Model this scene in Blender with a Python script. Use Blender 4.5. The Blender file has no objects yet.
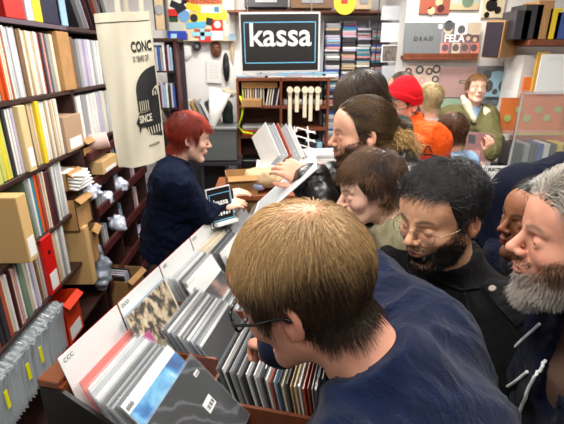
import bpy, math, random
import numpy as np
from mathutils import Vector, Matrix, Euler
random.seed(7); rng=np.random.default_rng(7)
SC=bpy.context.scene; COL=SC.collection
R=math.radians
# ---------------------------------------------------------------- camera model (used to place things at real distances)
CAMZ=2.0; F=420.0; PITCH=R(20.4); YAW=R(1.79)
def ray(px,py):
    u=(px-282)/F; v=(212-py)/F
    x=u; y=math.cos(PITCH)+v*math.sin(PITCH); z=-math.sin(PITCH)+v*math.cos(PITCH)
    c,s=math.cos(YAW),math.sin(YAW)
    return Vector((x*c+y*s, -x*s+y*c, z))
def atY(px,py,Y): d=ray(px,py); return Vector((0,0,CAMZ))+d*(Y/d.y)
def atZ(px,py,Z): d=ray(px,py); return Vector((0,0,CAMZ))+d*((Z-CAMZ)/d.z)
def atX(px,py,X): d=ray(px,py); return Vector((0,0,CAMZ))+d*(X/d.x)
def atD(px,py,D): d=ray(px,py); return Vector((0,0,CAMZ))+d*D      # depth along the view axis
# ---------------------------------------------------------------- materials
MATS={}
def lin(c): return tuple(((x/255)/12.92 if x/255<=.04045 else ((x/255+.055)/1.055)**2.4) for x in c)
def mat(name,rgb,rough=.6,metal=0,noise=0,nscale=20,bump=0,bscale=200,coat=0,spec=.5,emit=0,alpha=1,trans=0,attr=False,sss=0,wood=False,sheen=0,fold=0,stretch=None):
    if name in MATS: return MATS[name]
    m=bpy.data.materials.new(name); m.use_nodes=True; nt=m.node_tree; N=nt.nodes; L=nt.links
    b=N['Principled BSDF']; c=lin(rgb)
    b.inputs['Base Color'].default_value=(*c,1); b.inputs['Roughness'].default_value=rough; b.inputs['Metallic'].default_value=metal
    b.inputs['Specular IOR Level'].default_value=spec; b.inputs['Coat Weight'].default_value=coat; b.inputs['Coat Roughness'].default_value=.15
    b.inputs['Transmission Weight'].default_value=trans; b.inputs['Alpha'].default_value=alpha
    b.inputs['Sheen Weight'].default_value=sheen
    if sss: b.inputs['Subsurface Weight'].default_value=sss; b.inputs['Subsurface Radius'].default_value=(.012,.005,.003); b.inputs['Subsurface Scale'].default_value=1
    if emit: b.inputs['Emission Color'].default_value=(*c,1); b.inputs['Emission Strength'].default_value=emit
    src=None
    if attr:
        a=N.new('ShaderNodeAttribute'); a.attribute_name='col'; src=a.outputs['Color']
    if noise or wood or bump:
        tc=N.new('ShaderNodeTexCoord'); mp=N.new('ShaderNodeMapping'); L.new(tc.outputs['Object'],mp.inputs[0])
        if stretch: mp.inputs['Scale'].default_value=stretch
    if noise or wood:
        n=N.new('ShaderNodeTexNoise'); n.inputs['Scale'].default_value=nscale; n.inputs['Detail'].default_value=5
        L.new(mp.outputs[0],n.inputs['Vector'])
        r=N.new('ShaderNodeValToRGB'); e=r.color_ramp.elements
        k=noise or .5
        e[0].position=.3; e[0].color=(1-k,1-k,1-k,1); e[1].position=.7; e[1].color=(1+k*.5,1+k*.5,1+k*.5,1)
        L.new(n.outputs['Fac'],r.inputs[0])
        mx=N.new('ShaderNodeMix'); mx.data_type='RGBA'; mx.blend_type='MULTIPLY'; mx.inputs[0].default_value=1
        mx.inputs[6].default_value=(*c,1)
        if src: L.new(src,mx.inputs[6])
        L.new(r.outputs[0],mx.inputs[7]); src=mx.outputs[2]
    if src: L.new(src,b.inputs['Base Color'])
    if bump:
        n=N.new('ShaderNodeTexNoise'); n.inputs['Scale'].default_value=bscale; n.inputs['Detail'].default_value=4
        L.new(mp.outputs[0],n.inputs['Vector'])
        bm=N.new('ShaderNodeBump'); bm.inputs['Strength'].default_value=bump; bm.inputs['Distance'].default_value=.004
        L.new(n.outputs['Fac'],bm.inputs['Height']); L.new(bm.outputs[0],b.inputs['Normal'])
        if fold:
            n2=N.new('ShaderNodeTexNoise'); n2.inputs['Scale'].default_value=fold; n2.inputs['Detail'].default_value=3; n2.inputs['Distortion'].default_value=1.2; L.new(mp.outputs[0],n2.inputs['Vector'])
            b2=N.new('ShaderNodeBump'); b2.inputs['Strength'].default_value=.6; b2.inputs['Distance'].default_value=.03; L.new(n2.outputs['Fac'],b2.inputs['Height']); L.new(b2.outputs[0],bm.inputs['Normal'])
    MATS[name]=m; return m
# ---------------------------------------------------------------- objects
def tag(o,label=None,cat=None,group=None,kind=None):
    if label: o['label']=label
    if cat: o['category']=cat
    if group: o['group']=group
    if kind: o['kind']=kind
    return o
def empty(name,loc=(0,0,0),rot=(0,0,0),label=None,cat=None,group=None):
    o=bpy.data.objects.new(name,None); COL.objects.link(o); o.location=loc; o.rotation_euler=rot; o.empty_display_size=.05
    return tag(o,label,cat,group)
def link(name,me,parent=None,loc=None,rot=None):
    o=bpy.data.objects.new(name,me); COL.objects.link(o)
    if parent: o.parent=parent
    if loc is not None: o.location=loc
    if rot is not None: o.rotation_euler=rot
    return o
def mesh_np(name,V,Q,m,smooth=True,cols=None,tris=False):
    me=bpy.data.meshes.new(name); V=np.asarray(V,dtype=np.float32); Q=np.asarray(Q,dtype=np.int32); n=Q.shape[1]
    me.vertices.add(len(V)); me.vertices.foreach_set('co',V.ravel())
    me.loops.add(Q.size); me.loops.foreach_set('vertex_index',Q.ravel())
    me.polygons.add(len(Q)); me.polygons.foreach_set('loop_start',np.arange(0,Q.size,n,dtype=np.int32))
    me.polygons.foreach_set('loop_total',np.full(len(Q),n,dtype=np.int32))
    me.update(calc_edges=True)
    me.polygons.foreach_set('use_smooth',np.full(len(Q),smooth))
    if cols is not None:
        a=me.color_attributes.new('col','FLOAT_COLOR','POINT'); c=np.ones((len(V),4),np.float32); c[:,:3]=cols; a.data.foreach_set('color',c.ravel())
    if m: me.materials.append(m)
    me.validate(); me.update(); return me
class MB:
    "collects boxes, prisms and tubes into one mesh"
    def __init__(s): s.V=[]; s.Fc=[]; s.M=[]; s.mi=0
    def add(s,vs,fs,M=None):
        b=len(s.V)
        for v in vs:
            v=Vector(v)
            s.V.append(M@v if M else v)
        for f in fs: s.Fc.append([b+i for i in f]); s.M.append(s.mi)
        return s
    def box(s,c,d,rot=None,bev=0,M=None):
        x,y,z=[q/2 for q in d]; T=Matrix.Translation(Vector(c))
        if rot: T=T@Euler(rot).to_matrix().to_4x4()
        if M: T=M@T
        if not bev:
            vs=[(a,b,e) for a in(-x,x) for b in(-y,y) for e in(-z,z)]
            s.add(vs,[(0,1,3,2),(4,6,7,5),(0,4,5,1),(2,3,7,6),(0,2,6,4),(1,5,7,3)],T)
        else:
            bv=min(bev,x*.49,y*.49,z*.49); vs=[];ix={}
            for a in(-1,1):
                for b in(-1,1):
                    for e in(-1,1):
                        for k in range(3):
                            q=[a*x,b*y,e*z]
                            for j in range(3):
                                if j!=k: q[j]-= (a,b,e)[j]*bv
                            ix[(a,b,e,k)]=len(vs); vs.append(q)
            fs=[]
            for k in range(3):
                i,j=[q for q in range(3) if q!=k]
                for sg in(-1,1):
                    f=[]
                    for (p,q) in((-1,-1),(1,-1),(1,1),(-1,1)):
                        t=[0,0,0]; t[k]=sg; t[i]=p; t[j]=q; f.append(ix[(*t,k)])
                    fs.append(f)
                for p in(-1,1):
                    for q in(-1,1):
                        t0=[0,0,0]; t0[k]=-1; t0[i]=p; t0[j]=q; t1=list(t0); t1[k]=1
                        fs.append([ix[(*t0,i)],ix[(*t1,i)],ix[(*t1,j)],ix[(*t0,j)]])
            for a in(-1,1):
                for b in(-1,1):
                    for e in(-1,1): fs.append([ix[(a,b,e,k)] for k in range(3)])
            s.add(vs,fs,T)
        return s
    def prism(s,pts,h,M=None):      # polygon in local XY, thickness h along Z
        n=len(pts); vs=[(p[0],p[1],-h/2) for p in pts]+[(p[0],p[1],h/2) for p in pts]
        return s.add(vs,[list(range(n))[::-1],list(range(n,2*n))]+[(i,(i+1)%n,n+(i+1)%n,n+i) for i in range(n)],M)
    def tube(s,pts,r,n=8,closed=False,M=None,r2=None):
        P=[Vector(p) for p in pts]; m=len(P); vs=[];fs=[]; up=Vector((.13,.27,.95)).normalized()
        for i,p in enumerate(P):
            t=(P[(i+1)%m]-P[i-1]) if closed else (P[min(i+1,m-1)]-P[max(i-1,0)])
            t.normalize(); a=t.cross(up)
            if a.length<.05: a=t.cross(Vector((1,0,0)))
            a.normalize(); b=t.cross(a); rr=r if r2 is None else r+(r2-r)*i/(m-1)
            for k in range(n):
                an=2*math.pi*k/n; vs.append(p+a*math.cos(an)*rr+b*math.sin(an)*rr)
        for i in range(m if closed else m-1):
            j=(i+1)%m
            for k in range(n): fs.append((i*n+k,i*n+(k+1)%n,j*n+(k+1)%n,j*n+k))
        if not closed: fs.append(list(range(n))[::-1]); fs.append([(m-1)*n+k for k in range(n)])
        return s.add(vs,fs,M)
    def lathe(s,prof,n=24,M=None,cap=True):
        vs=[];fs=[]
        for (r,z) in prof:
            for k in range(n): a=2*math.pi*k/n; vs.append((r*math.cos(a),r*math.sin(a),z))
        for i in range(len(prof)-1):
            for k in range(n): fs.append((i*n+k,i*n+(k+1)%n,(i+1)*n+(k+1)%n,(i+1)*n+k))
        if cap: fs.append(list(range(n))[::-1]); fs.append([(len(prof)-1)*n+k for k in range(n)])
        return s.add(vs,fs,M)
    def build(s,name,m,parent=None,loc=None,rot=None,smooth=False):
        me=bpy.data.meshes.new(name); me.from_pydata([tuple(v) for v in s.V],[],s.Fc)
        for q in (m if isinstance(m,(list,tuple)) else [m]): me.materials.append(q)
        me.update()
        for p,k in zip(me.polygons,s.M):
            p.material_index=k; p.use_smooth=smooth
        import bmesh
        bm=bmesh.new(); bm.from_mesh(me); bmesh.ops.recalc_face_normals(bm,faces=bm.faces); bm.to_mesh(me); bm.free()
        return link(name,me,parent,loc,rot)
def solo(name,mb,m,label,cat,loc=None,rot=None,group=None,smooth=False):
    return tag(mb.build(name,m,None,loc,rot,smooth),label,cat,group)
def cutout(pts,thick=.001):
    return MB().prism(pts,thick)
_font={}
def text(name,s,size,m,parent,loc,rot=(0,0,0),ext=.0006,align='CENTER',off=0,sx=1):
    cu=bpy.data.curves.new(name,'FONT'); cu.body=s; cu.size=size; cu.extrude=ext; cu.align_x=align; cu.align_y='CENTER'; cu.offset=off; cu.resolution_u=3
    o=bpy.data.objects.new(name,cu); me=bpy.data.meshes.new_from_object(o); bpy.data.objects.remove(o)
    me.materials.clear(); me.materials.append(m)
    q=link(name,me,parent,loc,rot); q.scale=(sx,1,1); return q
# ---------------------------------------------------------------- numeric noise and signed distance shapes
_lat=rng.random((32,32,32)).astype(np.float32)
def noise3(P,f,seed=0):
    q=P*f+seed*7.31; i=np.floor(q).astype(int); t=q-i; t=t*t*(3-2*t)
    def g(a,b,c): return _lat[(i[:,0]+a)&31,(i[:,1]+b)&31,(i[:,2]+c)&31]
    x,y,z=t[:,0],t[:,1],t[:,2]
    l=lambda a,b,w:a+(b-a)*w
    return l(l(l(g(0,0,0),g(1,0,0),x),l(g(0,1,0),g(1,1,0),x),y),l(l(g(0,0,1),g(1,0,1),x),l(g(0,1,1),g(1,1,1),x),y),z)*2-1
def smin(a,b,k):
    h=np.clip(.5+.5*(b-a)/k,0,1); return b*(1-h)+a*h-k*h*(1-h)
def smax(a,b,k): return -smin(-a,-b,k)
def ell(P,c,r,rot=None):
    q=P-np.array(c)
    if rot is not None: q=q@rot
    r=np.array(r); k0=np.linalg.norm(q/r,axis=1); k1=np.linalg.norm(q/(r*r),axis=1)+1e-9
    return k0*(k0-1)/k1
def rc(P,a,b,r1,r2):                 # tapered capsule
    a=np.array(a);b=np.array(b); d=b-a; t=np.clip(((P-a)@d)/(d@d+1e-12),0,1)
    return np.linalg.norm(P-a-t[:,None]*d,axis=1)-(r1+(r2-r1)*t)
def surfnet(fn,lo,hi,h):
    lo=np.array(lo);hi=np.array(hi); n=np.ceil((hi-lo)/h).astype(int)+1
    ax=[lo[i]+h*np.arange(n[i]) for i in range(3)]
    B=5; nb=-(-n//B); big=nb*B
    cc=np.stack(np.meshgrid(*[lo[i]+h*(np.arange(nb[i])*B+(B-1)/2) for i in range(3)],indexing='ij'),-1).reshape(-1,3)
    fc=fn(cc); act=np.abs(fc)<h*B*1.35+.016
    G4=np.repeat(fc[:,None],B**3,1)
    o3=(np.stack(np.meshgrid(*[np.arange(B)]*3,indexing='ij'),-1).reshape(-1,3)-(B-1)/2)*h
    ai=np.where(act)[0]
    for i in range(0,len(ai),3000):
        k=ai[i:i+3000]; pts=(cc[k][:,None]+o3[None]).reshape(-1,3); G4[k]=fn(pts).reshape(len(k),-1)
    Fv=G4.reshape(nb[0],nb[1],nb[2],B,B,B).transpose(0,3,1,4,2,5).reshape(tuple(big)); n=big
    ins=Fv<0
    nc=n-1; off=[(a,b,c) for a in(0,1) for b in(0,1) for c in(0,1)]
    sl=lambda A,o:A[o[0]:o[0]+nc[0],o[1]:o[1]+nc[1],o[2]:o[2]+nc[2]]
    cnt=sum(sl(ins,o).astype(int) for o in off); mix=(cnt>0)&(cnt<8)
    idx=-np.ones(nc,int); cells=np.argwhere(mix); idx[mix]=np.arange(len(cells))
    acc=np.zeros((len(cells),3)); num=np.zeros(len(cells))
    ci=cells.T
    for a in off:
        for k in range(3):
            if a[k]: continue
            b=list(a); b[k]=1
            fa=Fv[ci[0]+a[0],ci[1]+a[1],ci[2]+a[2]]; fb=Fv[ci[0]+b[0],ci[1]+b[1],ci[2]+b[2]]
            m=(fa<0)!=(fb<0); t=np.where(m,fa/(fa-fb+1e-12*(fa==fb)),0)
            p=np.array(a,float)[None].repeat(len(cells),0); p[:,k]+=t
            acc[m]+=p[m]; num[m]+=1
    V=lo+h*(cells+acc/num[:,None])
    Q=[]
    for k in range(3):
        i,j=(k+1)%3,(k+2)%3
        s0=[slice(None)]*3; s1=[slice(None)]*3; s0[k]=slice(0,-1); s1[k]=slice(1,None)
        A=ins[tuple(s0)]; B=ins[tuple(s1)]; e=np.argwhere(A!=B)
        e=e[(e[:,i]>0)&(e[:,j]>0)&(e[:,i]<n[i]-1)&(e[:,j]<n[j]-1)]
        flip=A[tuple(e.T)]
        def g(di,dj):
            q=e.copy(); q[:,i]-=di; q[:,j]-=dj; return idx[tuple(q.T)]
        q=np.stack([g(1,1),g(0,1),g(0,0),g(1,0)],1)
        q[~flip]=q[~flip][:,::-1]; Q.append(q)
    return V,np.concatenate(Q)
def grad(fn,P,e=.002):
    g=np.stack([fn(P+np.eye(3)[k]*e)-fn(P-np.eye(3)[k]*e) for k in range(3)],1)
    return g/(np.linalg.norm(g,axis=1)[:,None]+1e-9)
def strand_mesh(paths,rad,taper=.25):     # paths (N,S,3) -> three-sided tapered hairs
    N,S,_=paths.shape; T=np.gradient(paths,axis=1); T/=np.linalg.norm(T,axis=2)[...,None]+1e-9
    up=np.array([.31,.2,.93]); A=np.cross(T,up); A/=np.linalg.norm(A,axis=2)[...,None]+1e-6; B=np.cross(T,A)
    r=(np.linspace(1,taper,S)[None]*(rad if np.ndim(rad)==0 else rad[:,None]))[...,None]
    V=np.stack([paths+r*(A*math.cos(a)+B*math.sin(a)) for a in (0,2.094,4.189)],2).reshape(-1,3)
    base=(np.arange(N)[:,None]*S+np.arange(S-1)[None])[...,None]*3
    k=np.arange(3)[None,None]; k2=(k+1)%3
    Q=np.stack([base+k,base+k2,base+3+k2,base+3+k],-1).reshape(-1,4)
    return V,Q
# ================================================================= PEOPLE
# local head frame: origin between the ears, +Y out of the face, +Z up, +X the person's left... mirrored is harmless
def head_sdf(P,o):
    X=P.copy(); X[:,0]=np.abs(X[:,0]); w=o.get('wide',1.0)
    c=(0,0,0)
    d=ell(P,(0,-.012,.045),(.077*w,.099,.088))
    d=smin(d,ell(P,(0,.032,-.015),(.062*w,.058,.090)),.04)
    d=smin(d,ell(P,(0,.062,.052),(.056*w,.030,.040)),.03)          # forehead
    d=smin(d,rc(X,(.050*w,.005,-.045),(.018,.066,-.096),.016,.016),.025)   # jaw
    d=smin(d,ell(P,(0,.078,-.098),(.021,.016,.016)),.02)            # chin
    d=smin(d,ell(X,(.043*w,.062,-.020),(.020,.020,.018)),.022)      # cheek
    d=smax(d,-ell(X,(.033,.101,.005),(.019,.016,.013)),.012)        # eye socket
    d=smin(d,rc(X,(.012,.091,.024),(.044,.078,.026),.008,.006),.010) # brow
    d=smin(d,ell(X,(.032,.0775,.004),(.0145,.0142,.0142)),.004)     # lids
    d=smax(d,-ell(X,(.032,.0945,.001-o.get('down',1)*.003),(.0120,.007,.0016+.0022*(1-o.get('down',1)))),.001)
    d=smin(d,rc(P,(0,.088,.020),(0,.112,-.018),.0065,.0095),.010)   # nose
    d=smin(d,ell(P,(0,.113,-.022),(.0105,.0105,.0090)),.006)
    d=smin(d,ell(X,(.0125,.101,-.025),(.0075,.0095,.0075)),.005)
    d=smax(d,-ell(X,(.006,.107,-.0325),(.0032,.005,.004)),.002)
    d=smin(d,ell(P,(0,.084,-.052),(.026,.019,.020)),.012)           # muzzle
    d=smin(d,ell(P,(0,.0985,-.0505),(.0175,.0070,.0046)),.004)       # lips
    d=smin(d,ell(P,(0,.0970,-.0605),(.0150,.0075,.0056)),.004)
    d=smax(d,-ell(P,(0,.1045,-.0552),(.0180,.0080,.0010)),.002)
    # ear
    t=R(14); rx=np.array([[math.cos(.35),-math.sin(.35),0],[math.sin(.35),math.cos(.35),0],[0,0,1]])
    e=ell(X,(.078*w,-.010,.000),(.0070,.017,.028),rx)
    e=smax(e,-ell(X,(.0860*w,-.006,.003),(.0070,.010,.017),rx),.004)
    e=smin(e,rc(X,(.078*w,-.002,-.011),(.077*w,-.003,-.023),.0055,.0055),.006)
    d=smin(d,e,.006)
    return d
def head_full(P,o):
    d=head_sdf(P,o); nv=np.array(o['neckv'])
    return smin(d,rc(P,np.array((0,-.022,-.035)),nv,.050*o.get('nk',1),.056*o.get('nk',1)),.03)
def skull(P,w=1): # smooth form used to keep hair off the scalp
    return smin(ell(P,(0,-.012,.045),(.078*w,.100,.089)),ell(P,(0,.030,-.015),(.064*w,.060,.092)),.04)
SKIN={'fair':(222,168,142),'pink':(212,152,128),'tan':(212,162,128),'brown':(150,98,70),'pale':(236,190,168)}
def head_cols(V,o):
    base=np.array(lin(SKIN[o['skin']])); X=np.abs(V[:,0]); C=np.tile(base,(len(V),1))
    def mixc(m,c,a):
        nonlocal C; m=np.clip(m,0,1)[:,None]*a; C=C*(1-m)+np.array(lin(c))*m
    g=lambda c,s:np.exp(-np.sum(((np.stack([X,V[:,1],V[:,2]],1)-np.array(c))/np.array(s))**2,1))
    C*=(1+.10*noise3(V,60,1))[:,None]
    mixc(g((.04,.07,-.022),(.02,.03,.018)),(206,115,94),.28)
    mixc(g((0,.115,-.022),(.014,.02,.014)),(206,110,90),.30)
    mixc(g((.08,-.01,0),(.02,.03,.04)),(205,105,85),.30)
    mixc(g((0,.100,-.0555),(.0165,.012,.0080))*1.6,o.get('lip',(178,88,80)),.8)
    mixc(g((.032,.088,-.010),(.014,.01,.005)),(160,95,80),.4)
    if o.get('stub'):
        m=np.clip((-.030-V[:,2])/.02,0,1)*np.clip((V[:,1]+.0)/.02,0,1)*(V[:,2]>-.14); mixc(m*(1-g((0,.1,-.055),(.02,.01,.008))),o['stub'],.55)
    if o.get('brow'):
        for t in np.linspace(0,1,7):
            p=(.014+.032*t,.098-.016*t*t,.025+.006*math.sin(t*2.6)); mixc(g(p,(.006,.012,.0042)),o['brow'],.75)
    return C
def hair_mask(V,o):
    y=V[:,1]; rec=o.get('recede',0)
    z0=np.interp(y,[-.12,-.04,-.022,.0,.018,.032,.05,.068,.1],[o.get('nape',-.06),o.get('nape',-.06)+.004,-.02,.028,.018,.002,.038+rec,.070+rec,.080+rec*1.3])
    z0=z0+.006*noise3(V,70,3)
    return (V[:,2]>z0)&((V[:,2]>-.045)|(V[:,1]<-.045))
def make_hair(V,o,fn,style,seed=0):
    rs=np.random.default_rng(seed+11); m=hair_mask(V,o); 
    ear=(np.abs(V[:,0])>.074)&(V[:,1]<.02)&(V[:,1]>-.035)&(V[:,2]<.034)
    pts=V[m&~ear]
    n=style['n']; roots=pts[rs.integers(0,len(pts),n)]+rs.normal(0,.0016,(n,3))
    if style.get('bald'):
        bc=np.array(style['bald'][:3]); br=style['bald'][3]; dd=np.linalg.norm(roots-bc,axis=1)
        roots=roots[rs.random(n)<np.clip((dd/br)**2,.12,1)]; n=len(roots)
    nv_=np.array(o['neckv'])
    sk=lambda q:smin(skull(q,o.get('wide',1.0)),rc(q,np.array((0,-.022,-.035)),nv_,.052,.060),.02); crown=np.array(style.get('crown',(.01,-.05,.12))); bias=np.array(style.get('bias',(0,0,0)))
    S=style.get('segs',6); ln=style['len']*(rs.uniform(.65,1.15,n))
    if style.get('topmore'): ln*=np.clip(.45+ (roots[:,2]-.0)/.10,.35,1.3)
    grav=style.get('grav',.3); lift=style.get('lift',.2); mess=style.get('mess',.25); gdir=np.array(o.get('down_l',(0,0,-1)))
    p=roots.copy(); paths=[p.copy()]; jit=rs.normal(0,mess,(n,3)); clump=np.stack([noise3(roots,style.get('cf',45),k+5) for k in range(3)],1)*style.get('clump',.5)
    base=rs.uniform(.001,style.get('vol',.012),n)
    for s in range(1,S):
        nn=grad(sk,p); rad=p-crown; 
        d=rad/(np.linalg.norm(rad,axis=1)[:,None]+1e-6)*style.get('radial',1)+bias+jit+clump
        if style.get('curl'): 
            ph=s*style.get('cfreq',1.6)+clump[:,0]*6+seed; d=d+style['curl']*np.stack([np.sin(ph),np.cos(ph*1.1),np.sin(ph*.9+1)],1)
        d=d-(np.sum(d*nn,1)[:,None])*nn*.9; d/=np.linalg.norm(d,axis=1)[:,None]+1e-6
        tt=s/(S-1); d=d+nn*lift*(1-tt)+gdir*grav*tt*1.5; d/=np.linalg.norm(d,axis=1)[:,None]
        p=p+d*(ln/(S-1))[:,None]
        sd=sk(p); tgt=base*math.sin(min(1,tt*1.4)*1.57)+.0012; push=np.clip(tgt-sd,0,.03); p=p+grad(sk,p)*push[:,None]
        paths.append(p.copy())
    paths=np.stack(paths,1)
    fl=style.get('fringe')
    if fl is not None:
        e=paths[:,-1]; k=~((e[:,1]>.045)&(e[:,2]<fl+.008*rs.normal(0,1,n))); paths=paths[k]; roots=roots[k]; n=len(roots)
    V2,Q2=strand_mesh(paths,rs.uniform(.7,1.3,n)*style.get('rad',.0009))
    c0=np.array(lin(style['col'])); c1=np.array(lin(style.get('col2',style['col'])))
    t=np.clip(.5+.5*noise3(roots,style.get('colf',30),9)*1.4+rs.normal(0,.25,n),0,1)[:,None]
    if style.get('topc'): t=np.clip(t+ (roots[:,2:3]-.06)/.06,0,1)
    cc=(c0*(1-t)+c1*t)*rs.uniform(.7,1.2,(n,1)); cc=np.repeat(cc,S*3,0)
    return V2,Q2,cc
def make_beard(V,o,style,seed=0):
    rs=np.random.default_rng(seed+5); X=np.abs(V[:,0]); y,z=V[:,1],V[:,2]
    zt=np.interp(X,[0,.012,.026,.045,.062,.08],[-.064,-.066,-.056,-.046,-.020,.015])
    m=(z<zt)&(y>.004+.3*np.clip(-z-.1,0,1))&(z>-.125)
    if not style.get('nomou'): m|=(X<.030)&(z<-.034)&(z>-.046)&(y>.08)
    m&=~((X<.020)&(z>-.066)&(z<-.046)&(y>.085)); m|=(X>.055)&(X<.078)&(y>.012)&(y<.030)&(z<.02)&(z>-.05)
    pts=V[m]; n=style['n']; roots=pts[rs.integers(0,len(pts),n)]+rs.normal(0,.0015,(n,3)); S=4
    nn=grad(lambda q:skull(q),roots); d=nn*style.get('out',.5)+np.array([0,.1,-1])*style.get('dn',.6)+rs.normal(0,.25,(n,3)); d/=np.linalg.norm(d,axis=1)[:,None]
    ln=style['len']*rs.uniform(.5,1.1,n)*np.clip(.35+(-z.min()*0)+np.clip((-roots[:,2]-.02)/.07,0,1),.3,1.1)
    mou=(roots[:,2]>-.047)&(np.abs(roots[:,0])<.03); ln[mou]*=.6
    g=np.array([0,0,-1.]); P=[roots]
    for s in range(1,S):
        d=d+g*.25+np.stack([noise3(P[-1],60,k) for k in range(3)],1)*.35; d/=np.linalg.norm(d,axis=1)[:,None]; P.append(P[-1]+d*(ln/(S-1))[:,None])
    V2,Q2=strand_mesh(np.stack(P,1),rs.uniform(.7,1.2,n)*style.get('rad',.0006))
    c0=np.array(lin(style['col'])); c1=np.array(lin(style.get('col2',style['col'])))
    t=np.clip((roots[:,2:3]+.075)/.03 if style.get('mouc') else rs.random((n,1)),0,1)
    t=np.clip(t+rs.normal(0,.2,(n,1)),0,1)
    cc=np.repeat((c0*(1-t)+c1*t)*rs.uniform(.7,1.2,(n,1)),S*3,0)
    return V2,Q2,cc
def hand_geo(wrist,dirv,palmn,curl,side=1,size=1.0,curls=None,h=.003):
    "hand in its own frame: +Y along fingers, +Z back of hand, +X thumb side; returns world verts/quads"
    y=Vector(dirv).normalized(); z=Vector(palmn); z=(z-y*z.dot(y)).normalized(); x=y.cross(z)*side
    Mx=np.array([list(x),list(y),list(z)])
    chains=[]
    for i,(xo,L,yo) in enumerate([(.030,.072,.088),(.010,.080,.092),(-.010,.074,.090),(-.029,.058,.082)]):
        c=(curls[i] if curls else curl)*(1+.08*i); p=np.array([xo,yo-.012,0.]); a=-.1; pts=[p]
        for k,f in enumerate((.45,.32,.23)):
            a+=c*(.75 if k==0 else 1.0); p=p+np.array([xo*.16*f*2.0/1.0*.3,math.cos(a),-math.sin(a)])*L*f; pts.append(p)
        chains.append((pts,(.0092,.0085,.0078,.0066)))
    a=curl*.5; tb=[np.array([.026,.022,-.008]),np.array([.050,.050,-.016-.01*a]),np.array([.060-.010*a,.078,-.024-.02*a]),np.array([.060-.018*a,.100,-.034-.03*a])]
    chains.append((tb,(.015,.0115,.0095,.0078)))
    def fn(P):
        d=rc(P,(0,-.05,0),(0,.01,0),.026,.025); 
        d=smin(d,ell(P,(.001,.05,-.002),(.043,.052,.0155)),.02)
        for xo in(.028,.010,-.010,-.028): d=smin(d,rc(P,(xo*.6,.02,0),(xo,.082,0),.011,.0105),.010)
        for pts,r in chains:
            e=None
            for k in range(3):
                q=rc(P,pts[k],pts[k+1],r[k],r[k+1]); e=q if e is None else np.minimum(e,q)
            d=smin(d,e,.006)
        return d
    V,Q=surfnet(fn,(-.07,-.08,-.14),(.09,.20,.05),h)
    V=V*size@Mx+np.array(wrist)
    if side<0: Q=Q[:,::-1]
    return V,Q
def wrinkle(P,amp,f=9,seed=0):
    w=np.stack([noise3(P,f*.5,seed+k) for k in range(3)],1)*.09
    n=noise3((P+w)*np.array([1,1,.5]),f*1.25,seed+4); n2=noise3((P+w*.6)@_ROTN,f*2.1,seed+9); n3=noise3(P,f*.45,seed+2)
    r1=(1-np.abs(n))**3; r2=(1-np.abs(n2))**3
    return amp*(.5-r1*1.1-r2*.7+.5*n3)
_ROTN=np.array(Euler((.7,.4,.5)).to_matrix())*np.array([1,.55,1])
def ik(a,b,l1,l2,hint):
    a=Vector(a);b=Vector(b);d=b-a;D=min(d.length,(l1+l2)*.999); u=d.normalized(); x=(l1*l1-l2*l2+D*D)/(2*D); hh=math.sqrt(max(l1*l1-x*x,0))
    hv=Vector(hint); hv=(hv-u*hv.dot(u)).normalized(); return a+u*x+hv*hh
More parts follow.
